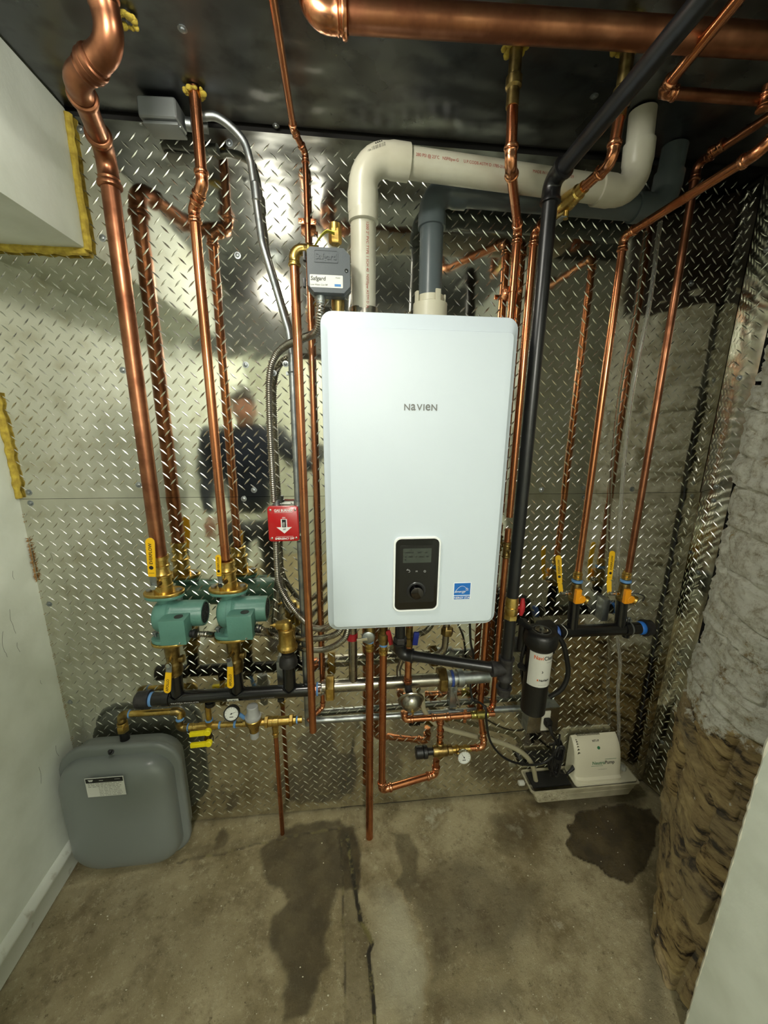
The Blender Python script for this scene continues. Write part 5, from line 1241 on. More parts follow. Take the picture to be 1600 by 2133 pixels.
mxg.part('gauge_nipple', MB().sweep([V(ggc.x-0.003, vy, vz), ggc+V(0, 0.012, 0.002)], 0.008, 14), brass)
def gauge(th, c, n, r, case_m, bezel_m, needle, ticks=10, depth=0.012, name='dial_gauge', back=True):
    n = Vector(n).normalized(); u = V(1, 0, 0); u = (u-n*u.dot(n)).normalized(); w = n.cross(u)*-1; w = w if w.z > 0 else -w
    g = th.part(name, MB().lathe(c-n*depth, n, [(0, r*0.9), (depth*0.2, r), (depth*0.85, r), (depth, r*1.04), (depth+0.002, r*1.0), (depth+0.002, r*0.9), (depth*0.9, r*0.88), (depth*0.9, 0.0005)], 32), case_m)
    f = th.sub(g, 'dial_face', MB().lathe(c-n*0.001, n, [(0, r*0.88), (0.0006, r*0.88), (0.0007, 0.0005)], 28), bezel_m)
    mb = MB()
    for k in range(ticks+1):
        a_ = math.radians(225-270*k/ticks); d_ = u*math.cos(a_)+w*math.sin(a_)
        mb.sweep([c+d_*r*0.68, c+d_*r*0.82], 0.0005, 4)
    a_ = math.radians(needle); d_ = u*math.cos(a_)+w*math.sin(a_)
    mb.sweep([c-d_*r*0.2, c+d_*r*0.7], [0.0009, 0.0004], 5); mb.lathe(c-n*0.0003, n, [(0, 0.0025), (0.0012, 0.0022)], 10)
    mb.box(c-w*r*0.42, (r*0.5, 0.0006, r*0.09))
    th.sub(g, 'dial_marks', mb, black_print)
    return g
gauge(mxg, ggc+V(0, -0.006, 0), V(0, -1, 0.18), 0.0255, chrome, paper, 125)
# right leg from the check valve down and round to the gauge tee
rlx = W(1007, 1500, DM).x
lz = vz+0.001
c9 = V(rlx+0.001, yM-0.016, lz)
run(mxg, [V(bx0+0.040, yM, mz-0.008), V(rlx, yM-0.012, Wz(1009, 1527, DM)), V(rlx+0.003, yM-0.018, lz), V(vc0.x+0.115, vy, lz)], 0.0108, copper, 'press', copper_fit, R=0.018, S=0.016)

# cold-feed group left: elbows, ball valve, gauge, regulator, backflow preventer
DF = 0.078
fd = Thing('feed_line', 'brass water feed line with blue sealed joints below the black manifold', 'pipe line', W(430, 1505, DF))
fz = Wz(450, 1511, DF)
t0 = W(252, 1520, 0.115); e0_ = W(252, 1491, 0.064); e1_ = W(372, 1483, 0.068); e2_ = W(374, 1512, DF); e2_.z = fz
e1_ = V(e2_.x+0.002, -0.066, Wz(372, 1481, 0.066)); e0_ = V(e0_.x, -0.064, e1_.z-0.001)
tkz = Wz(254, 1532, 0.115)
RF = 0.0102
def bel(C0, a, b, r=RF, m=brass_dull, S=0.012):
    mb = MB(); fitting(mb, C0, a, b, r*1.05, 'hub', R=0.015, S=S); fd.part('elbow', mb, m)
bel(e0_, V(-1, 0, 0), V(0, 0, -1)); bel(e1_, V(1, 0, 0), V(0, 0.3, -1)); bel(e2_, V(0, 0, -1), V(1, 0, 0))
fd.part('nipple', MB().sweep([e0_+V(0.012, 0, 0), e1_-V(0.012, 0, 0)], RF, 18), brass)
fd.part('nipple', MB().sweep([e1_, e2_], RF*0.9, 18), brass)
for p, ax2 in ((e0_+V(0.026, 0, 0), XA), (e1_+(e2_-e1_)*0.5, (e2_-e1_)), (e2_+V(0.026, 0, 0), XA)):
    fd.part('thread_seal', MB().lathe(Vector(p)-Vector(ax2).normalized()*0.004, ax2, [(0, RF*1.12), (0.002, RF*1.28), (0.006, RF*1.28), (0.008, RF*1.12)], 18), tape)
fd.part('union_nut', MB().hex((e0_.x, e0_.y, e0_.z-0.066), ZA, 0.026, 0.0185).lathe((e0_.x, e0_.y, e0_.z-0.040), ZA, [(0, 0.0155), (0.004, 0.0165), (0.01, 0.015)], 18), brass)
txx = W(436, 1502, DF).x
fd.part('nipple', MB().sweep([V(e2_.x+0.02, -DF, fz), V(W(520, 1505, DF).x, -DF, fz)], RF*0.9, 18), brass)
fd.part('brass_tee', MB().lathe((e2_.x+0.032, -DF, fz), XA, [(0, 0.0128), (0.012, 0.0128), (0.013, 0.0115), (0.030, 0.0115), (0.031, 0.0135), (0.058, 0.0145), (0.062, 0.0145), (txx-e2_.x+0.004, 0.0118)], 20).lathe((txx, -DF, fz), ZA, [(0, 0.013), (0.014, 0.0135), (0.022, 0.0135)], 18), brass)
fd.part('thread_seal', MB().lathe((txx, -DF, fz+0.021), ZA, [(0, 0.0125), (0.006, 0.0125)], 18), tape)
fd.part('nipple', MB().sweep([V(txx, -DF, fz+0.02), V(txx, -DF, HZ-RH-0.014)], 0.0098, 18), brass)
for px_ in (455, 487):
    fd.part('thread_seal', MB().lathe((W(px_, 1508, DF).x, -DF, fz), XA, [(0, 0.0108), (0.002, 0.0124), (0.006, 0.0124), (0.008, 0.0108)], 18), tape)
# yellow twin-lever ball valve
bv = Thing('ball_valve', 'small bright yellow handled drain valve under the brass feed line', 'valve', W(425, 1535, DF))
bvx = W(427, 1525, DF).x
bv.part('valve_body', MB().lathe((bvx+0.012, -DF-0.004, fz-0.002), -ZA, [(0, 0.010), (0.012, 0.012), (0.040, 0.012), (0.044, 0.010)], 16).lathe((bvx+0.012, -DF-0.004, fz-0.028), nY, [(0, 0.008), (0.024, 0.007)], 12), brass_dull)
for (yy, x0_) in ((1529, 395), (1552, 397)):
    a = W(x0_, yy, DF+0.04); b_ = W(x0_+42, yy-3, DF+0.04)
    mb = MB().box((a+b_)/2, ((b_-a).length, 0.011, 0.0150), Matrix.Rotation(-0.05, 3, 'Y'), 0.002)
    mb.lathe((b_.x-0.006, b_.y, b_.z+0.003), nY, [(-0.006, 0.011), (0.006, 0.011), (0.0075, 0.009)], 16)
    h_ = bv.part('yellow_handle', mb, yellow_br)
bv.part('chain_loop', MB().sweep([W(441, 1532, DF)+V(0.0085*math.cos(2*PI*k/16), -0.01, 0.018*math.sin(2*PI*k/16)) for k in range(17)], 0.0016, 6), rubber)
# pressure gauge
pg = Thing('pressure_gauge', 'black rimmed pressure gauge beside the pressure regulator', 'gauge', W(483, 1483, DF))
gc = W(482, 1487, DF+0.035)
gauge(pg, gc, V(0.05, -1, 0.35), 0.0245, black_plastic, paper, 20, depth=0.022)
pg.part('stem', MB().sweep([V(W(510, 1498, DF).x, -DF, Wz(508, 1496, DF)), gc+V(0.012, 0.016, -0.008)], 0.0065, 12), tape)
# regulator
pr = Thing('pressure_regulator', 'brass pressure regulator with a grey plastic bonnet', 'regulator', W(529, 1500, DF))
prx = W(529, 1500, DF).x; gp = mat('bonnet_grey', (150, 152, 150), 0.4)
pr.part('brass_body', MB().lathe((prx, -DF-0.006, fz-0.030), ZA, [(0, 0.012), (0.003, 0.016), (0.012, 0.0165), (0.022, 0.0185), (0.040, 0.0275), (0.054, 0.0285), (0.056, 0.027)], 28).lathe((prx-0.045, -DF, fz+0.001), XA, [(0, 0.0115), (0.006, 0.012), (0.084, 0.012), (0.09, 0.011)], 18), brass)
pr.part('bonnet', MB().lathe((prx, -DF-0.006, fz+0.026), ZA, [(0, 0.0265), (0.004, 0.0275), (0.008, 0.0275), (0.010, 0.0235), (0.016, 0.022), (0.020, 0.0195), (0.046, 0.0185), (0.048, 0.016)], 28), gp)
pr.part('bottom_cup', MB().lathe((prx, -DF-0.006, fz-0.029), -ZA, [(0, 0.015), (0.024, 0.014), (0.026, 0.012)], 24), gp)
# backflow preventer
bf = Thing('backflow_preventer', 'brass backflow preventer with hex unions and a copper drain tube below', 'valve', W(575, 1507, DF))
x0_, x1_ = W(552, 1507, DF).x, W(611, 1503, DF).x
bf.part('union_nut', MB().hex((x0_, -DF, fz+0.001), XA, 0.013, 0.0205), brass); bf.part('union_nut', MB().hex((x1_-0.013, -DF, fz+0.001), XA, 0.013, 0.0205), brass)
bf.part('brass_body', MB().lathe((x0_+0.012, -DF, fz+0.001), XA, [(0, 0.014), (0.002, 0.0175), (0.014, 0.0175), (0.015, 0.0165), (0.018, 0.0165), (0.019, 0.0175), (0.034, 0.0175), (0.036, 0.015), (x1_-x0_-0.024, 0.015)], 24), brass)
bf.part('nipple', MB().lathe((x1_-0.001, -DF, fz+0.001), XA, [(0, 0.012), (0.002, 0.0145), (0.010, 0.0145), (0.012, 0.0115), (0.032, 0.0115)], 18), brass)
bf.part('thread_seal', MB().lathe((x1_+0.011, -DF, fz+0.001), XA, [(0, 0.0125), (0.005, 0.0125)], 18), tape)
dx_ = W(575, 1540, DF).x
bf.part('drain_port', MB().lathe((dx_, -DF, fz-0.012), -ZA, [(0, 0.013), (0.010, 0.012), (0.030, 0.0095), (0.034, 0.0095), (0.035, 0.0115), (0.040, 0.0115), (0.042, 0.0092), (0.05, 0.0092)], 18), brass)
bf.part('drain_tube', MB().sweep([V(dx_, -DF, fz-0.055), V(dx_, -DF+0.004, 0.0)], 0.0082, 14), copper)

# expansion tank on the floor
tk = Thing('expansion_tank', 'squarish grey steel expansion tank standing on the floor at the left', 'tank', W(250, 1800, 0.15))
TD0, TD1 = 0.075, 0.255
fl, fr_ = W(117, 1640, TD1-0.03).x, W(392, 1700, TD1-0.03).x
tcx, tcz = -0.760, 0.240
def tl(d, w, h, r): return loop(rrect(w, h, r, 8), V(tcx, -d, tcz), XA, ZA)
tk.part('rear_shell', MB().loft([tl(0.022, 0.27, 0.35, 0.06), tl(0.028, 0.32, 0.41, 0.07), tl(0.042, 0.350, 0.442, 0.078), tl(0.084, 0.364, 0.456, 0.08)]), tank_grey, smooth=60)
tk.part('rim', MB().loft([tl(0.083, 0.372, 0.452, 0.08), tl(0.086, 0.376, 0.468, 0.086), tl(0.090, 0.383, 0.476, 0.09), tl(0.102, 0.385, 0.478, 0.09), tl(0.108, 0.380, 0.474, 0.088), tl(0.1105, 0.366, 0.460, 0.084)]), tank_grey, smooth=60)
prof = [(0.106, 0.348, 0.436, 0.078), (0.124, 0.348, 0.432, 0.078), (0.140, 0.342, 0.424, 0.080), (0.152, 0.330, 0.410, 0.082), (0.161, 0.310, 0.388, 0.084), (0.168, 0.282, 0.358, 0.082), (0.1725, 0.24, 0.31, 0.08), (0.175, 0.14, 0.20, 0.06), (0.1755, 0.03, 0.09, 0.014)]
tk.part('front_shell', MB().loft([[q+V(-0.004, 0, -0.010) for q in tl(*p)] for p in prof]), tank_grey, smooth=70)
lb0, lb1 = W(178, 1621, 0.178), W(261, 1654, 0.178); lbc = W(220, 1638.5, 0.1765)
lw_, lh_ = W(259, 1617, 0.177).x-W(178, 1622, 0.177).x, W(180, 1622, 0.177).z-W(184, 1661, 0.177).z
lab = tk.part('label', MB().box(lbc, (lw_, 0.0010, lh_), bev=0.0002), paper, label='white specification label with black header', smooth=0)
tk.sub(lab, 'header_bar', MB().box(lbc+V(0, -0.0007, lh_*0.36), (lw_*0.96, 0.0006, lh_*0.22)), black_print, smooth=0)
mb = MB().prism([(-lw_*0.42, 0), (-lw_*0.28, 0), (-lw_*0.31, -lh_*0.09), (-lw_*0.39, -lh_*0.09)], lbc+V(0, -0.0011, lh_*0.42), XA, ZA, 0.0002); tk.sub(lab, 'emblem', mb, paper, smooth=0)
tk.sub(lab, 'header_print', MB().box(lbc+V(-lw_*0.08, -0.0011, lh_*0.36), (0.012, 0.0003, 0.0016)).box(lbc+V(lw_*0.34, -0.0011, lh_*0.38), (0.016, 0.0003, 0.0010)), paper, smooth=0)
mb = MB(); rnd = random.Random(4)
for r_ in range(9):
    x_ = -lw_*0.44 if r_ < 3 else -lw_*0.18
    zz = lh_*(0.20-r_*0.08)
    while x_ < lw_*0.42:
        w_ = rnd.uniform(0.003, 0.013); 
        if x_+w_ > lw_*0.45: break
        mb.box(lbc+V(x_+w_/2, -0.0006, zz), (w_, 0.0003, 0.0011 if r_ > 2 else 0.0014)); x_ += w_+rnd.uniform(0.0012, 0.004)
tk.sub(lab, 'small_print', mb, grey_print, smooth=0)
pv = W(233, 1563, 0.118)
tk.part('air_valve', MB().lathe(V(pv.x, -0.122, pv.z-0.004), V(0, -0.5, 0.85), [(0, 0.008), (0.004, 0.008), (0.005, 0.0055), (0.014, 0.0052), (0.015, 0.003)], 14), rubber)
tk.part('inlet_stub', MB().lathe((e0_.x, e0_.y, tcz+0.20), ZA, [(0, 0.015), (0.012, 0.015), (max(0.014, e0_.z-0.064-tcz-0.20), 0.013)], 18), rubber)

# ================================================================= right-hand manifold
DQ = 0.078; QZ = Wz(1250, 1312, DQ)
qx0, qx1 = W(1160, 1318, DQ).x, W(1338, 1308, DQ).x
rm = Thing('manifold', 'short black steel manifold with a black end cap on the right side', 'manifold', V((qx0+qx1)/2, -DQ, QZ))
rm.part('header_pipe', MB().lathe((qx0, -DQ, QZ), XA, [(0, RH), (qx1-qx0, RH)], 28), black_paint)
rm.part('collar', MB().lathe((qx0+0.004, -DQ, QZ), XA, [(0, RH*1.02), (0.002, RH*1.2), (0.022, RH*1.2), (0.024, RH*1.02)], 28), black_paint)
rm.part('collar', MB().lathe((qx1-0.075, -DQ, QZ), XA, [(0, RH*1.02), (0.002, RH*1.18), (0.020, RH*1.18), (0.022, RH*1.02)], 28), black_paint)
rm.part('thread_seal', MB().lathe((qx0-0.008, -DQ, QZ), XA, [(0, RH), (0.002, RH*1.06), (0.010, RH*1.06)], 28), mat('blue_seal2', (60, 96, 170), 0.45))
rm.part('thread_seal', MB().lathe((qx1-0.014, -DQ, QZ), XA, [(0, RH*1.02), (0.003, RH*1.10), (0.014, RH*1.10), (0.018, RH*1.02)], 28), mat('blue_seal3', (40, 110, 200), 0.4))
rm.part('end_cap', MB().lathe((qx1+0.002, -DQ, QZ), XA, [(0, RH*1.0), (0.001, RH*1.42), (0.010, RH*1.42), (0.012, RH*1.30), (0.030, RH*1.28), (0.035, RH*1.05)], 28), iron_fit)
for XX, dq in ((XV3, DR), (XV4, DR)):
    zc = Wz(1200 if XX < 0.9 else 1302, 1246, DR)
    rm.part('riser', MB().sweep([V(XX, -DQ, QZ), V(XX, -DR, zc)], RH*0.86, 22), black_paint)
rm.part('drain_stub', MB().lathe((XV4+0.03, -DQ, QZ), -ZA, [(0, 0.010), (RH+0.002, 0.010), (RH+0.002, 0.0125), (RH+0.012, 0.0125)], 16), black_paint)
rm.part('strut_bracket', MB().box((XV4-0.035, -0.022, QZ+0.055), (0.024, 0.040, 0.085), bev=0.001), zinc)
rm.part('pipe_clamp', MB().lathe((XV4+0.028, -DQ, QZ), XA, [(0, RH*1.0), (0, RH*1.12), (0.014, RH*1.12), (0.014, RH*1.0)], 24).box((XV4+0.035, -DQ+0.004, QZ+RH+0.010), (0.012, 0.006, 0.022), bev=0.001).lathe((XV4+0.035, -DQ-0.008, QZ+RH+0.014), V(0, 1, 0), [(0, 0.005), (0.02, 0.005)], 10), zinc)
rm.part('cable_tie', MB().sweep([V(qx0+0.020, -DQ, QZ)+V(0.004*math.sin(3*2*PI*k/24), RH*1.24*math.cos(2*PI*k/24), RH*1.24*math.sin(2*PI*k/24)) for k in range(25)]+[V(qx0+0.026, -DQ-0.012, QZ+0.055)], 0.0013, 6), mat('nylon_white', (200, 200, 190), 0.4))
for XX, sc_x, lab_, far in ((XV3, 1200, 'orange handled ball valve under the left copper riser at right', (1166, 1214, 1163, 1156)), (XV4, 1302, 'orange handled ball valve under the right copper riser, with capped drain', (1271, 1207, 1275, 1147))):
    zv0, zv1_ = Wz(sc_x, 1248, DR), Wz(sc_x+4, 1190, DR)
    vt = Thing('ball_valve', lab_, 'valve', V(XX, -DR, zv0))
    hh = zv1_-zv0
    vt.part('valve_body', MB().lathe((XX, -DR, zv0-0.004), ZA, [(0, 0.020), (0.004, 0.0225), (0.012, 0.0225), (0.014, 0.0185), (0.045, 0.0185), (hh*0.62, 0.0155)], 20), brass_dull)
    vt.part('press_socket', MB().lathe((XX, -DR, zv0+hh*0.72), ZA, [(0, 0.0125), (0.002, 0.0150), (0.010, 0.0150), (0.012, 0.0125), (0.016, 0.0155), (0.022, 0.0155), (0.024, 0.0125), (hh*0.30, 0.0125)], 20), brass)
    vt.part('blue_ring', MB().lathe((XX, -DR, zv0+hh*0.62), ZA, [(0, 0.0170), (0.002, 0.0185), (0.007, 0.0185), (0.009, 0.0160)], 20), tape)
    vt.part('orange_handle', MB().box((XX-0.008, -DR-0.026, zv0+0.024), (0.020, 0.014, 0.052), bev=0.002).lathe((XX+0.006, -DR-0.020, zv0+0.013), nY, [(0, 0.014), (0.012, 0.014), (0.0135, 0.012)], 20), orange)
    dc = V(XX+0.033, -DR-0.020, zv0+0.004); dd = V(0.75, -0.55, -0.35).normalized()
    vt.part('drain_cap', MB().lathe(dc-dd*0.026, dd, [(0, 0.009), (0.014, 0.009), (0.016, 0.0135), (0.022, 0.0155), (0.028, 0.0155), (0.030, 0.013)], 18), brass)
    if XX > 0.9:
        vt.part('retaining_strap', MB().sweep(spline([V(XX+0.006, -DR-0.02, zv0+0.032), V(XX+0.03, -DR-0.03, zv0+0.034), V(XX+0.055, -DR-0.03, zv0+0.022), V(XX+0.052, -DR-0.03, zv0+0.004)], 6), 0.0018, 8), rubber)
    piv = V(XX-0.042, -DR+0.012, zv0+0.022)
    vt.part('valve_stem', MB().lathe((XX, -DR+0.004, zv0+0.022), -XA, [(0, 0.010), (0.030, 0.009), (0.032, 0.0065), (0.052, 0.0065)], 14).hex(piv, -XA, 0.006, 0.009), chrome)
    q0, q1 = W(far[0], far[1], DR-0.014), W(far[2], far[3], DR-0.02); q0.x = min(q0.x, piv.x-0.012)
    lever(vt, piv+V(-0.004, 0, 0), q0, 0.016, 0.003, yellow, n=V(-0.5, -1, 0).normalized(), name='lever_bar')
    lever(vt, q0, q1, 0.020, 0.005, yellow, n=V(-0.5, -1, 0).normalized() if XX < 0.9 else V(-0.1, -1, 0).normalized(), name='lever_handle', text='EVERFLOW')

# magnetic filter canister
ND = 0.150; nX = W(1128, 1318, ND).x; nz0, nz1 = Wz(1118, 1466, ND-0.03), Wz(1128, 1312, ND)
nf = Thing('filter_canister', 'black filter canister with a silver label beside the gas pipe', 'filter', V(nX, -ND, nz0))
NR = 0.0415
nf.part('canister', MB().lathe((nX, -ND, nz0), ZA, [(0, NR*0.85), (0.006, NR), (nz1-nz0-0.055, NR), (nz1-nz0-0.053, NR*1.02)], 40), black_plastic)
nf.part('cap', MB().lathe((nX, -ND, nz1-0.064), ZA, [(0, NR*1.02), (0.012, NR*1.26), (0.030, NR*1.33), (0.050, NR*1.30), (0.060, NR*1.18), (0.064, NR*1.02), (0.064, NR*0.80), (0.0625, NR*0.78), (0.0625, 0.001)], 40), black_plastic)
nf.part('cap_ring', MB().lathe((nX, -ND, nz1-0.002), ZA, [(0, NR*0.74), (0.003, NR*0.74), (0.003, NR*0.68), (0, NR*0.68)], 36), mat('ring_grey', (70, 72, 70), 0.3))
nf.part('sight_cup', MB().lathe((nX, -ND, nz1-0.001), ZA, [(0, NR*0.50), (0.003, NR*0.50), (0.003, NR*0.46), (-0.012, NR*0.44), (-0.012, 0.001)], 28), steel)
nf.part('vent_knob', MB().hex((nX, -ND, nz1-0.008), ZA, 0.016, 0.0085).box((nX, -ND, nz1+0.008), (0.010, 0.004, 0.008)), chrome)
lz1, lz0 = Wz(1133, 1352, ND+0.03), Wz(1122, 1428, ND+0.03)
a0_, a1_ = math.radians(-72), math.radians(58)
la = MB().rings([[V(nX+(NR+0.0006)*math.sin(a0_+(a1_-a0_)*k/24), -ND-(NR+0.0006)*math.cos(a0_+(a1_-a0_)*k/24), zz) for k in range(25)] for zz in (lz0, lz1)], False, False, close=False)
lbl = nf.part('label', la, silver_label, label='silver label with orange and black lettering')
lhh = lz1-lz0
def nt(txt, h, f, z, m, bold=0.01, al='L', sx=1.0):
    an_ = f; n_ = V(math.sin(an_), -math.cos(an_), 0); o = V(nX, -ND, lz0+lhh*z)+n_*(NR+0.0007)
    nf.sub(lbl, 'lettering', text_mb(txt, h, o, ZA.cross(n_)*-1 if False else V(math.cos(an_), math.sin(an_), 0), ZA, bold=bold, wrap=(NR+0.0007, 'x'), align=al, sx=sx), m)
nt('Navi', 0.0135, math.radians(-50), 0.80, mat('print_orange', (206, 92, 40), 0.5), 0.02, sx=0.88)
nt('Clean', 0.0135, math.radians(-6), 0.80, black_print, 0.02, sx=0.92)
nf.sub(lbl, 'underline', MB().sweep([V(nX+(NR+0.001)*math.sin(math.radians(a)), -ND-(NR+0.001)*math.cos(math.radians(a)), lz0+lhh*0.68) for a in range(8, 50, 4)], 0.0005, 4), grey_print)
nt('›', 0.012, math.radians(-10), 0.44, black_print, 0.03)
nt('NaVIeN', 0.0075, math.radians(-18), 0.20, black_print, 0.03)
nf.sub(lbl, 'mark', MB().box(V(nX+(NR+0.001)*math.sin(math.radians(-24)), -ND-(NR+0.001)*math.cos(math.radians(-24)), lz0+lhh*0.20), (0.004, 0.001, 0.006)), mat('print_orange', (206, 92, 40), 0.5), smooth=0)
nt('www.navieninc.com', 0.0024, math.radians(-2), 0.07, grey_print, 0.0, 'C')
# side block, bracket and hoses
blk = MB().box((nX+0.045, -ND+0.050, nz1-0.060), (0.060, 0.05, 0.11), bev=0.008); blk.lathe((nX-0.042, -ND+0.046, nz1-0.10), ZA, [(0, 0.014), (0.11, 0.014), (0.115, 0.010)], 16)
blk.box((nX, -ND+0.062, nz1-0.09), (0.13, 0.022, 0.05), bev=0.004)
nf.part('mounting_block', blk, black_plastic)
nf.part('hose', MB().sweep(spline([V(nX+0.050, -ND+0.030, nz1-0.02), W(1170, 1335, ND-0.02), W(1180, 1368, ND-0.02), W(1183, 1405, ND-0.02), W(1170, 1435, ND-0.02), W(1145, 1452, ND-0.03)], 8), 0.0085, 14), rubber)
nf.part('hose', MB().sweep(spline([W(1100, 1312, ND-0.03), W(1094, 1340, ND-0.03), W(1086, 1375, ND-0.03), W(1088, 1410, ND-0.04), W(1094, 1440, ND-0.05), W(1110, 1460, ND-0.05)], 8), 0.0055, 12), rubber)
for yy in (1300, 1392):
    nf.part('valve_knob', MB().sweep([W(1110, yy+12, ND-0.02), W(1092, yy, ND-0.01), W(1084, yy-6, ND)], [0.008, 0.010, 0.011], 12), black_plastic)

# outlet box
OX0, OX1 = W(1100, 1500, 0.05).x, W(1164, 1500, 0.05).x; oz1, oz0 = Wz(1130, 1480, 0.05), Wz(1130, 1522, 0.05)
ob = Thing('outlet_box', 'galvanised wall outlet box under the black filter canister', 'outlet', V((OX0+OX1)/2, 0, oz0))
ocx, ocz = (OX0+OX1)/2, (oz0+oz1)/2; ow, oh = OX1-OX0, oz1-oz0+0.02
ob.part('box_body', MB().box((ocx, -0.024, ocz), (ow, 0.046, oh), bev=0.002), zinc)
fpl = ob.part('face_plate', MB().box((ocx, -0.0485, ocz), (ow*0.98, 0.003, oh*0.98), bev=0.001), steel)
ob.sub(fpl, 'receptacle', MB().box((ocx+0.008, -0.0515, ocz), (0.034, 0.004, oh*0.78), bev=0.0015), mat('receptacle_white', (190, 188, 174), 0.4))

# condensate neutraliser and pump
nt0, nt1, yb, yf0, yf1 = 0.062, 0.127, -0.010, -0.100, -0.084
tx0, tx1 = Zp(1117, 1670, nt0).x, Zp(1308, 1650, nt0).x; ux0, ux1 = Zp(1102, 1636, nt1).x, Zp(1318, 1613, nt1).x
npump = Thing('condensate_pump', 'cream condensate pump on a cloudy neutraliser tray low in the right corner', 'pump', V((tx0+tx1)/2, -0.05, 0.0))
def tray_loop(z, k, ins=0.0):
    x0, x1 = tx0+(ux0-tx0)*k+ins, tx1+(ux1-tx1)*k-ins; yf = yf0+(yf0*0.02-0.004)*k-0+ins; yf = yf0-0.006*k+ins; yb_ = yb-ins
    return loop(rrect(x1-x0, yb_-yf, 0.012, 4), V((x0+x1)/2, (yf+yb_)/2, z), XA, YA)
tr = npump.part('tray', MB().rings([tray_loop(nt0, 0, 0.004), tray_loop(nt0+0.003, 0.05), tray_loop(nt0+0.033, 0.5), tray_loop(nt0+0.034, 0.5, -0.001), tray_loop(nt0+0.037, 0.55, -0.001), tray_loop(nt0+0.038, 0.6), tray_loop(nt1-0.004, 0.95), tray_loop(nt1-0.004, 1, -0.004), tray_loop(nt1, 1, -0.004), tray_loop(nt1, 1, 0.002), tray_loop(nt0+0.01, 0.1, 0.004)], True, True), mat('tray_plastic', (168, 162, 138), 0.35, 0, (146, 140, 116), 18))
dx0 = Zp(1192, 1628, nt1).x
npump.part('deck', MB().loft([loop(rrect(ux1-dx0-0.006, -yb-yf0*-1-0.0 if False else (yb-yf0), 0.010, 4), V((dx0+ux1)/2, (yb+yf0)/2, nt1-0.002), XA, YA), loop(rrect(ux1-dx0-0.006, (yb-yf0), 0.010, 4), V((dx0+ux1)/2, (yb+yf0)/2, nt1+0.003), XA, YA)]), cream)
npump.part('media_lid', MB().box(((ux0+dx0)/2+0.004, (yb+yf0)/2+0.004, nt1-0.006), (dx0-ux0-0.022, yb-yf0-0.022, 0.006), bev=0.002), rubber, label='black lid over the neutralising stones')
# white stones seen through the tray front
mb = MB(); rs2 = random.Random(5)
for i in range(170):
    k = rs2.random(); zz = nt0+0.008+0.050*rs2.random(); kk = (zz-nt0)/(nt1-nt0)
    xx = tx0+(ux0-tx0)*kk+0.010+(dx0-tx0-0.022)*rs2.random()
    mb.sphere((xx, yf0-0.006*kk-0.0005, zz), rs2.uniform(0.0026, 0.0042), 7, 5, (1, 0.5, 0.9))
npump.part('neutralising_stones', mb, mat('stones_white', (176, 170, 146), 0.7, 0, (120, 112, 88), 60), kind='stuff', label='pale stones pressed against the tray front')
# hood
hx0_, hx1_ = Zp(1196, 1618, nt1).x, Zp(1284, 1612, nt1).x; hb = 0.296
HP = [(-0.012, nt1), (-0.012, hb-0.008), (-0.018, hb-0.002), (-0.030, hb-0.008), (-0.050, hb-0.026), (-0.062, hb-0.046), (-0.068, hb-0.060), (-0.076, hb-0.095), (-0.081, hb-0.130), (-0.084, nt1+0.022), (-0.094, nt1+0.016), (-0.095, nt1)]
nx__ = 10; rings = []
for i, (fx, sh_y) in enumerate(((0.0, 0.78), (0.015, 0.86), (0.05, 0.93), (0.12, 0.97), (0.22, 1.0), (0.9, 1.0), (0.97, 0.98), (0.99, 0.95), (1.0, 0.90))):
    xx = hx0_-0.012+(hx1_-hx0_+0.012)*fx; zc_m = (nt1+hb)/2
    rings.append([V(xx, -0.012+(p[0]+0.012)*sh_y, nt1+(p[1]-nt1)*(0.93+0.07*min(1, sh_y*1.0) if sh_y < 1 else 1)) for p in HP])
hood = npump.part('hood', MB().rings(rings), cream, smooth=30)
fr_pt = lambda fx, t: V(hx0_+(hx1_-hx0_)*fx, -0.068-(0.013)*t-0.0006, hb-0.060-0.070*t)
un = V(0, -0.98, 0.21).normalized(); uy = un.cross(XA)
uy = uy if uy.z > 0 else -uy
def ht(txt, h, fx, t, m, bold=0.01, al='C', sx=1.0):
    p = fr_pt(fx, t); return npump.sub(hood, 'lettering', text_mb(txt, h, p+un*0.0012, XA, XA.cross(un)*-1 if (XA.cross(un)*-1).z > 0 else XA.cross(un), bold=bold, ext=0.0004, align=al, sx=sx), m)
green = mat('print_green', (40, 104, 66), 0.5)
ht('Neutra', 0.0135, 0.60, 0.42, green, 0.012, 'R', sx=0.95); ht('Pump', 0.0135, 0.60, 0.42, black_print, 0.012, 'L', sx=0.95)
p_ = fr_pt(0.42, 0.60); npump.sub(hood, 'print_line', MB().box(p_+un*0.0012, (0.05, 0.0006, 0.0009)).box(fr_pt(0.74, 0.24)+un*0.0012, (0.048, 0.0006, 0.0009)), green, smooth=0)
ht('www.neutrapump.com', 0.0028, 0.55, 0.80, black_print, 0.0)
un = V(0, -0.67, 0.74).normalized()
tp_ = V(hx0_+(hx1_-hx0_)*0.45, -0.040, hb-0.017)
npump.sub(hood, 'lettering', text_mb('NT1-P', 0.0075, tp_+un*0.0012, XA, V(0, 0.74, 0.67), bold=0.02), black_print)
npump.sub(hood, 'oval_mark', MB().lathe(V(tp_.x+0.006, -0.0560, hb-0.036), V(0, -0.86, 0.5), [(0, 0.006), (0.0012, 0.006)], 16), green, smooth=0)
mb = MB()
for k in range(16): mb.box((hx0_+0.012+k*0.0062, -0.022, hb+0.0005), (0.0022, 0.012, 0.0016))
for k in range(8): mb.box((hx0_+0.004, -0.022-0.0055*k, hb-0.014-0.0022*k*k*0.35), (0.010, 0.0024, 0.010), Matrix.Rotation(0.5, 3, 'Y'))
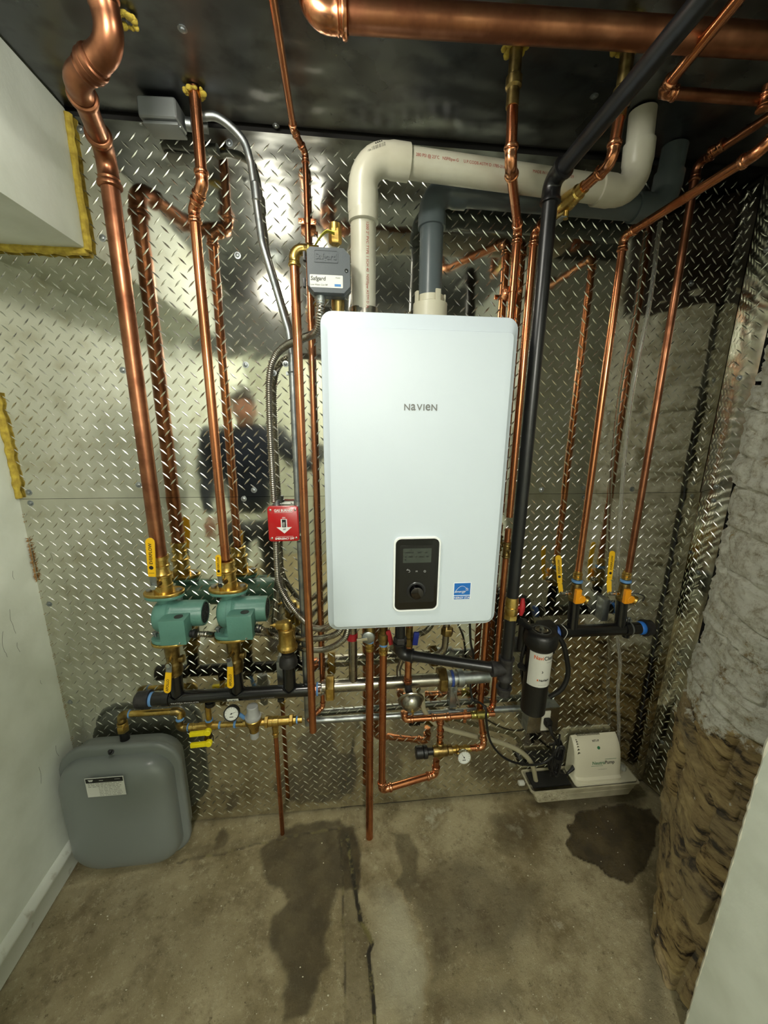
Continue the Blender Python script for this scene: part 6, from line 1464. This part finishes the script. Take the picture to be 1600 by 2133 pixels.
npump.sub(hood, 'vent_slots', mb, mat('slot_dark', (70, 66, 52), 0.8), smooth=0)
npump.part('clear_cap', MB().lathe((ux1-0.026, -0.045, nt1+0.003), ZA, [(0, 0.012), (0.008, 0.013), (0.016, 0.010), (0.018, 0.004)], 16), mat('cap_clear', (206, 206, 196), 0.2, trans=0.3))
npump.part('side_port', MB().lathe((ux0-0.004, -0.045, nt1-0.022), -XA, [(0, 0.010), (0.008, 0.011), (0.022, 0.010), (0.024, 0.006)], 16), mat('cap_clear', (206, 206, 196), 0.2, trans=0.3))
npump.part('wall_bracket', MB().box(((tx0+tx1)/2, -0.05, nt0-0.0015), ((tx1-tx0)*0.8, 0.07, 0.003)).box(((tx0+tx1)/2-0.12, -0.008, 0.03), (0.02, 0.010, 0.063)).box(((tx0+tx1)/2+0.12, -0.008, 0.03), (0.02, 0.010, 0.063)), zinc)
npump.part('cable_gland', MB().sweep([V(hx0_-0.006, -0.058, nt1+0.052), V(hx0_-0.024, -0.066, nt1+0.044), V(hx0_-0.040, -0.07, nt1+0.036)], [0.009, 0.0065, 0.005], 12), rubber)
# clear tube rising beside the pump
tb_ = Thing('clear_tube', 'thin clear plastic tube rising from the condensate pump along the wall', 'tube', W(1290, 1560, 0.03))
tp = [V(hx1_+0.006, -0.035, nt1+0.02)]+[W(x, y, 0.030) for x, y in ((1288, 1560), (1289, 1500), (1287, 1440), (1292, 1385), (1287, 1335), (1285, 1290), (1287, 1180), (1292, 1080), (1299, 980), (1309, 880), (1322, 790), (1338, 710), (1352, 640), (1362, 570), (1369, 510), (1376, 462))]
tb_.part('tubing', MB().sweep(spline(tp, 5), 0.0062, 12), clear_tube)
# condensate hose
ch = Thing('condensate_hose', 'cream plastic condensate hose curving low along the wall into the tray', 'hose', W(1040, 1548, 0.04))
ch.part('tubing', MB().sweep(spline([W(880, 1440, 0.044), W(884, 1480, 0.046), W(915, 1512, 0.044), W(975, 1530, 0.036), W(1040, 1546, 0.035), W(1085, 1566, 0.045), W(1108, 1592, 0.055), V(ux0+0.04, -0.055, nt1-0.004)], 8), 0.0092, 14), mat('hose_cream', (150, 144, 118), 0.45))
# power leads
pl1 = Thing('power_cord', 'thin black cord hanging from the boiler and looping to the condensate pump', 'cord', W(1000, 1500, 0.06))
pl1.part('cable', MB().sweep(spline([V(W(972, 1295, 0.10).x, -0.10, BZ0+0.015), W(980, 1330, 0.09), W(986, 1365, 0.060), W(982, 1395, 0.036), W(980, 1430, 0.036), W(986, 1458, 0.050), W(1000, 1464, 0.085), W(1012, 1476, 0.105), W(1013, 1500, 0.11), W(1022, 1545, 0.11), W(1050, 1578, 0.10), W(1090, 1592, 0.09), W(1130, 1590, 0.085), W(1160, 1565, 0.085), W(1166, 1530, 0.075)], 8), 0.0042, 10), rubber)
pl2 = Thing('power_cord', 'bundled black power cord with its plug in the outlet box', 'cord', W(1150, 1560, 0.08))
pg0 = V(ocx+0.010, -0.054, ocz+0.004)
pl2.part('plug', MB().box(pg0+V(0, -0.012, 0), (0.026, 0.026, 0.028), bev=0.006).sweep([pg0+V(0, -0.022, -0.004), pg0+V(0.004, -0.032, -0.022), pg0+V(0.010, -0.034, -0.040)], [0.009, 0.0065, 0.005], 12), rubber)
rc_ = random.Random(9)
bc = W(1160, 1582, 0.085)
for k in range(6):
    pts = []
    r1, r2 = rc_.uniform(0.010, 0.026), rc_.uniform(0.055, 0.088); ph0 = rc_.uniform(0, 6)
    for i in range(19):
        a_ = 2*PI*i/18; pts.append(bc+V(r1*math.cos(a_)+0.006*math.sin(a_*2+ph0)+rc_.uniform(-0.002, 0.002)-0.010*math.sin(a_)*-0.6, -0.004*k+0.012+0.006*math.sin(a_+ph0), r2*math.sin(a_)))
    pl2.part('coil', MB().sweep(spline(pts, 3), 0.0042, 8), rubber)
pl2.part('cable', MB().sweep(spline([pg0+V(0.010, -0.034, -0.038), bc+V(0.004, 0, 0.05), bc+V(-0.01, -0.01, -0.03), V(hx0_-0.05, -0.072, nt1+0.03), V(hx0_-0.038, -0.07, nt1+0.036)], 8), 0.0045, 10), rubber)
pl2.part('twist_tie', MB().lathe(bc+V(0, -0.004, 0.004), ZA, [(0, 0.016), (0, 0.020), (0.016, 0.020), (0.016, 0.016)], 16), rubber)

# ================================================================= photographer standing left of the camera (seen in the plate)
jacket = mat('navy_jacket', (34, 44, 66), 0.75, 0, (26, 34, 52), 30, bump=0.002, bscale=40)
trousers = mat('dark_trousers', (40, 42, 46), 0.85, bump=0.0015, bscale=60)
hair_m = mat('hair', (52, 42, 34), 0.8, bump=0.002, bscale=200)
shoe_m = mat('shoe_leather', (48, 38, 30), 0.6)
PX, PY = -0.61, -1.27
def skin_mesh(name, verts, edges, m, parent, base, levels=2, root=0):
    me = bpy.data.meshes.new(name); me.from_pydata([tuple(Vector(v[0])-base) for v in verts], edges, []); me.update()
    o = bpy.data.objects.new(name, me); C.objects.link(o); o.parent = parent
    sk = o.modifiers.new('skin', 'SKIN'); sk.use_smooth_shade = True
    for i, v in enumerate(verts):
        r = v[1] if isinstance(v[1], tuple) else (v[1], v[1]); me.skin_vertices[0].data[i].radius = r; me.skin_vertices[0].data[i].use_root = (i == root)
    ss = o.modifiers.new('smooth', 'SUBSURF'); ss.levels = levels; ss.render_levels = levels
    me.materials.append(m)
    dg = bpy.context.evaluated_depsgraph_get(); me2 = bpy.data.meshes.new_from_object(o.evaluated_get(dg)); me2.name = name
    o.modifiers.clear(); o.data = me2; me2.shade_smooth()
    if not me2.materials: me2.materials.append(m)
    return o
per = Thing('person', 'person in a navy jacket and dark trousers holding up a phone, mirrored in the plate', 'person', (PX, PY, 0))
B = V(PX, PY, 0)
sR, sL = V(PX+0.20, PY+0.01, 1.43), V(PX-0.20, PY+0.01, 1.43)
body = [((PX, PY, 0.93), (0.15, 0.105)), ((PX, PY+0.01, 1.08), (0.175, 0.12)), ((PX, PY, 1.25), (0.195, 0.135)), ((PX, PY-0.01, 1.40), (0.18, 0.115)), ((PX, PY+0.005, 1.475), (0.075, 0.07)), ((PX, PY+0.02, 1.50), (0.055, 0.055)),
        (sR, 0.085), ((PX+0.36, PY-0.02, 1.20), 0.066), ((PX+0.49, PY-0.07, 1.37), 0.045),
        (sL, 0.085), ((PX-0.26, PY+0.02, 1.14), 0.066), ((PX-0.20, PY+0.17, 0.97), 0.045)]
skin_mesh('jacket', body, [(0, 1), (1, 2), (2, 3), (3, 4), (4, 5), (3, 6), (6, 7), (7, 8), (3, 9), (9, 10), (10, 11)], jacket, per.e, B, 2)
legs = [((PX, PY, 0.94), (0.145, 0.10)), ((PX+0.10, PY, 0.84), 0.095), ((PX+0.12, PY+0.02, 0.50), 0.066), ((PX+0.13, PY-0.01, 0.10), 0.048), ((PX-0.10, PY, 0.84), 0.095), ((PX-0.12, PY+0.02, 0.50), 0.066), ((PX-0.13, PY-0.01, 0.10), 0.048)]
skin_mesh('trousers', legs, [(0, 1), (1, 2), (2, 3), (0, 4), (4, 5), (5, 6)], trousers, per.e, B, 2)
for k in (-1, 1): per.part('shoe', MB().loft([loop(rrect(0.085, 0.26, 0.04, 5), V(PX+k*0.13, PY+0.05, 0.0), XA, YA), loop(rrect(0.095, 0.28, 0.045, 5), V(PX+k*0.13, PY+0.05, 0.02), XA, YA), loop(rrect(0.09, 0.25, 0.04, 5), V(PX+k*0.13, PY+0.04, 0.055), XA, YA), loop(rrect(0.08, 0.12, 0.035, 5), V(PX+k*0.13, PY-0.02, 0.11), XA, YA)]), shoe_m, smooth=50)
# head: one surface, face toward the wall (+Y)
hc = V(PX+0.015, PY+0.075, 1.60); mb = MB(); rings = []
nh = 22; mr_ = 32
for i in range(nh+1):
    t = PI*i/nh; z = -math.cos(t); row = []
    for j in range(mr_):
        a_ = 2*PI*j/mr_; cx_, cy_ = math.cos(a_), math.sin(a_); s = max(math.sin(t), 0.02)
        rx, ry = 0.075, 0.095
        if z < -0.2: rx *= 1-0.42*(-z-0.2); ry *= 1-0.18*(-z-0.2)
        x_, y_ = rx*s*cx_, ry*s*cy_; zz = z*0.115
        if cy_ > 0:
            f = cy_**2
            nose = math.exp(-((zz+0.020)/0.020)**2-(x_/0.012)**2)*0.020
            brow = math.exp(-((zz-0.016)/0.009)**2)*0.004*f; eye = -sum(math.exp(-((zz-0.002)/0.009)**2-((x_-k*0.031)/0.014)**2) for k in (-1, 1))*0.009
            lip = math.exp(-((zz+0.055)/0.007)**2-(x_/0.022)**2)*0.006; chin = math.exp(-((zz+0.088)/0.014)**2-(x_/0.022)**2)*0.008
            y_ += (nose+brow+eye+lip+chin) if cy_ > 0.3 else 0
        row.append(hc+V(x_, y_, zz))
    rings.append(row)
hd = per.part('head', MB().rings(rings), skin_m, smooth=80)
for k in (-1, 1):
    per.sub(hd, 'ear', MB().sphere(hc+V(k*0.076, -0.004, -0.004), 0.020, 12, 8, (0.4, 0.8, 1.5)), skin_m, smooth=80)
    per.sub(hd, 'eye', MB().sphere(hc+V(k*0.029, 0.078, 0.001), 0.0115, 12, 8, (1, 0.7, 0.75)), mat('eye', (60, 44, 34), 0.2), smooth=80)
mb = MB(); rings = []
for i in range(9):
    t = PI*(0.50+0.48*i/8)-PI*0.02; z = -math.cos(t)
    rings.append([hc+V(0.081*math.sin(t)*math.cos(2*PI*j/28), -0.004+0.100*math.sin(t)*math.sin(2*PI*j/28), 0.004+z*0.122+0.012*max(0, math.sin(2*PI*j/28))*(1 if i < 2 else 0)*3-0.03*max(0, -math.sin(2*PI*j/28))*(1 if i == 0 else 0)) for j in range(28)])
per.part('hair', MB().rings(rings), hair_m, smooth=80)
def hand(c, d, palm_n, curl, nm):
    """palm at c, fingers along d, five separate fingers"""
    d = Vector(d).normalized(); n = Vector(palm_n).normalized(); s = d.cross(n).normalized()
    verts = [(c-d*0.045, 0.026), (c, (0.040, 0.017)), (c+d*0.035, (0.040, 0.014))]; edges = [(0, 1), (1, 2)]
    o = skin_mesh(nm, verts, edges, skin_m, per.e, B, 2)
    for k, (off, L_) in enumerate(((-0.030, 0.062), (-0.010, 0.074), (0.010, 0.070), (0.029, 0.054))):
        p = [c+d*0.030+s*off]; dd = d.copy()
        for q in range(3):
            dd = (dd*math.cos(curl)+n*math.sin(curl)).normalized(); nn = n; p.append(p[-1]+dd*L_*(0.45, 0.32, 0.25)[q]); 
        mb = MB().sweep(spline(p, 4), [0.0088-0.0028*i/12 for i in range(13)], 10); per.sub(o, 'finger', mb, skin_m, smooth=80)
    p = [c-d*0.01-s*0.030, c+d*0.015-s*0.052+n*0.006, c+d*0.042-s*0.056+n*0.012]
    per.sub(o, 'thumb', MB().sweep(spline(p, 5), [0.0115-0.003*i/10 for i in range(11)], 10), skin_m, smooth=80)
    return o
hand(V(PX+0.535, PY-0.075, 1.42), V(0.35, 0.0, 1), V(0.6, 0.2, -0.2), 0.30, 'hand')
hand(V(PX-0.185, PY+0.235, 0.925), V(0.1, 0.55, -0.5), V(0.4, -0.3, -0.6), 0.30, 'hand')
ph = Thing('phone', 'dark phone held up by the photographer behind the lens', 'phone', (0.0, -1.262, 1.49))
ph.part('phone_body', MB().loft([loop(rrect(0.074, 0.150, 0.012), V(0.012, -1.264, 1.475), XA, ZA), loop(rrect(0.076, 0.152, 0.012), V(0.012, -1.268, 1.475), XA, ZA), loop(rrect(0.074, 0.150, 0.012), V(0.012, -1.272, 1.475), XA, ZA)]), mat('phone_glass', (24, 24, 26), 0.15))

# ================================================================= lamps out of frame that light the bay, and an added hall fill
def ceiling_lamp(loc, r, label, power):
    t = Thing('ceiling_lamp', label, 'lamp', V(loc.x, loc.y, CEIL))
    t.part('lamp_holder', MB().lathe((loc.x, loc.y, CEIL+0.006), (0, 0, -1), [(0, r*0.9), (0.018, r*0.9), (0.03, r*0.5), (CEIL-loc.z-r*0.6, r*0.42)], 24), white_coat)
    g = MB().lathe((loc.x, loc.y, CEIL-(CEIL-loc.z-r*0.7)), (0, 0, -1), [(0, r*0.42), (r*0.3, r*0.9), (r*0.7, r), (r*1.2, r*0.9), (r*1.6, r*0.5), (r*1.7, 0.001)], 24)
    o = t.part('bulb', g, mat('bulb_glow_%d' % power, (255, 246, 214), 0.5, emit=power))
    o.visible_shadow = True
    return t
ceiling_lamp(LAMP_A, 0.035, 'bare round bulb on the ceiling behind the camera', 8)
ceiling_lamp(LAMP_B, 0.022, 'small bare bulb on the ceiling over the boiler, just out of view', 6)
ceiling_lamp(LAMP_FILL, 0.06, 'added fill globe on the hall ceiling far behind the camera', 5)
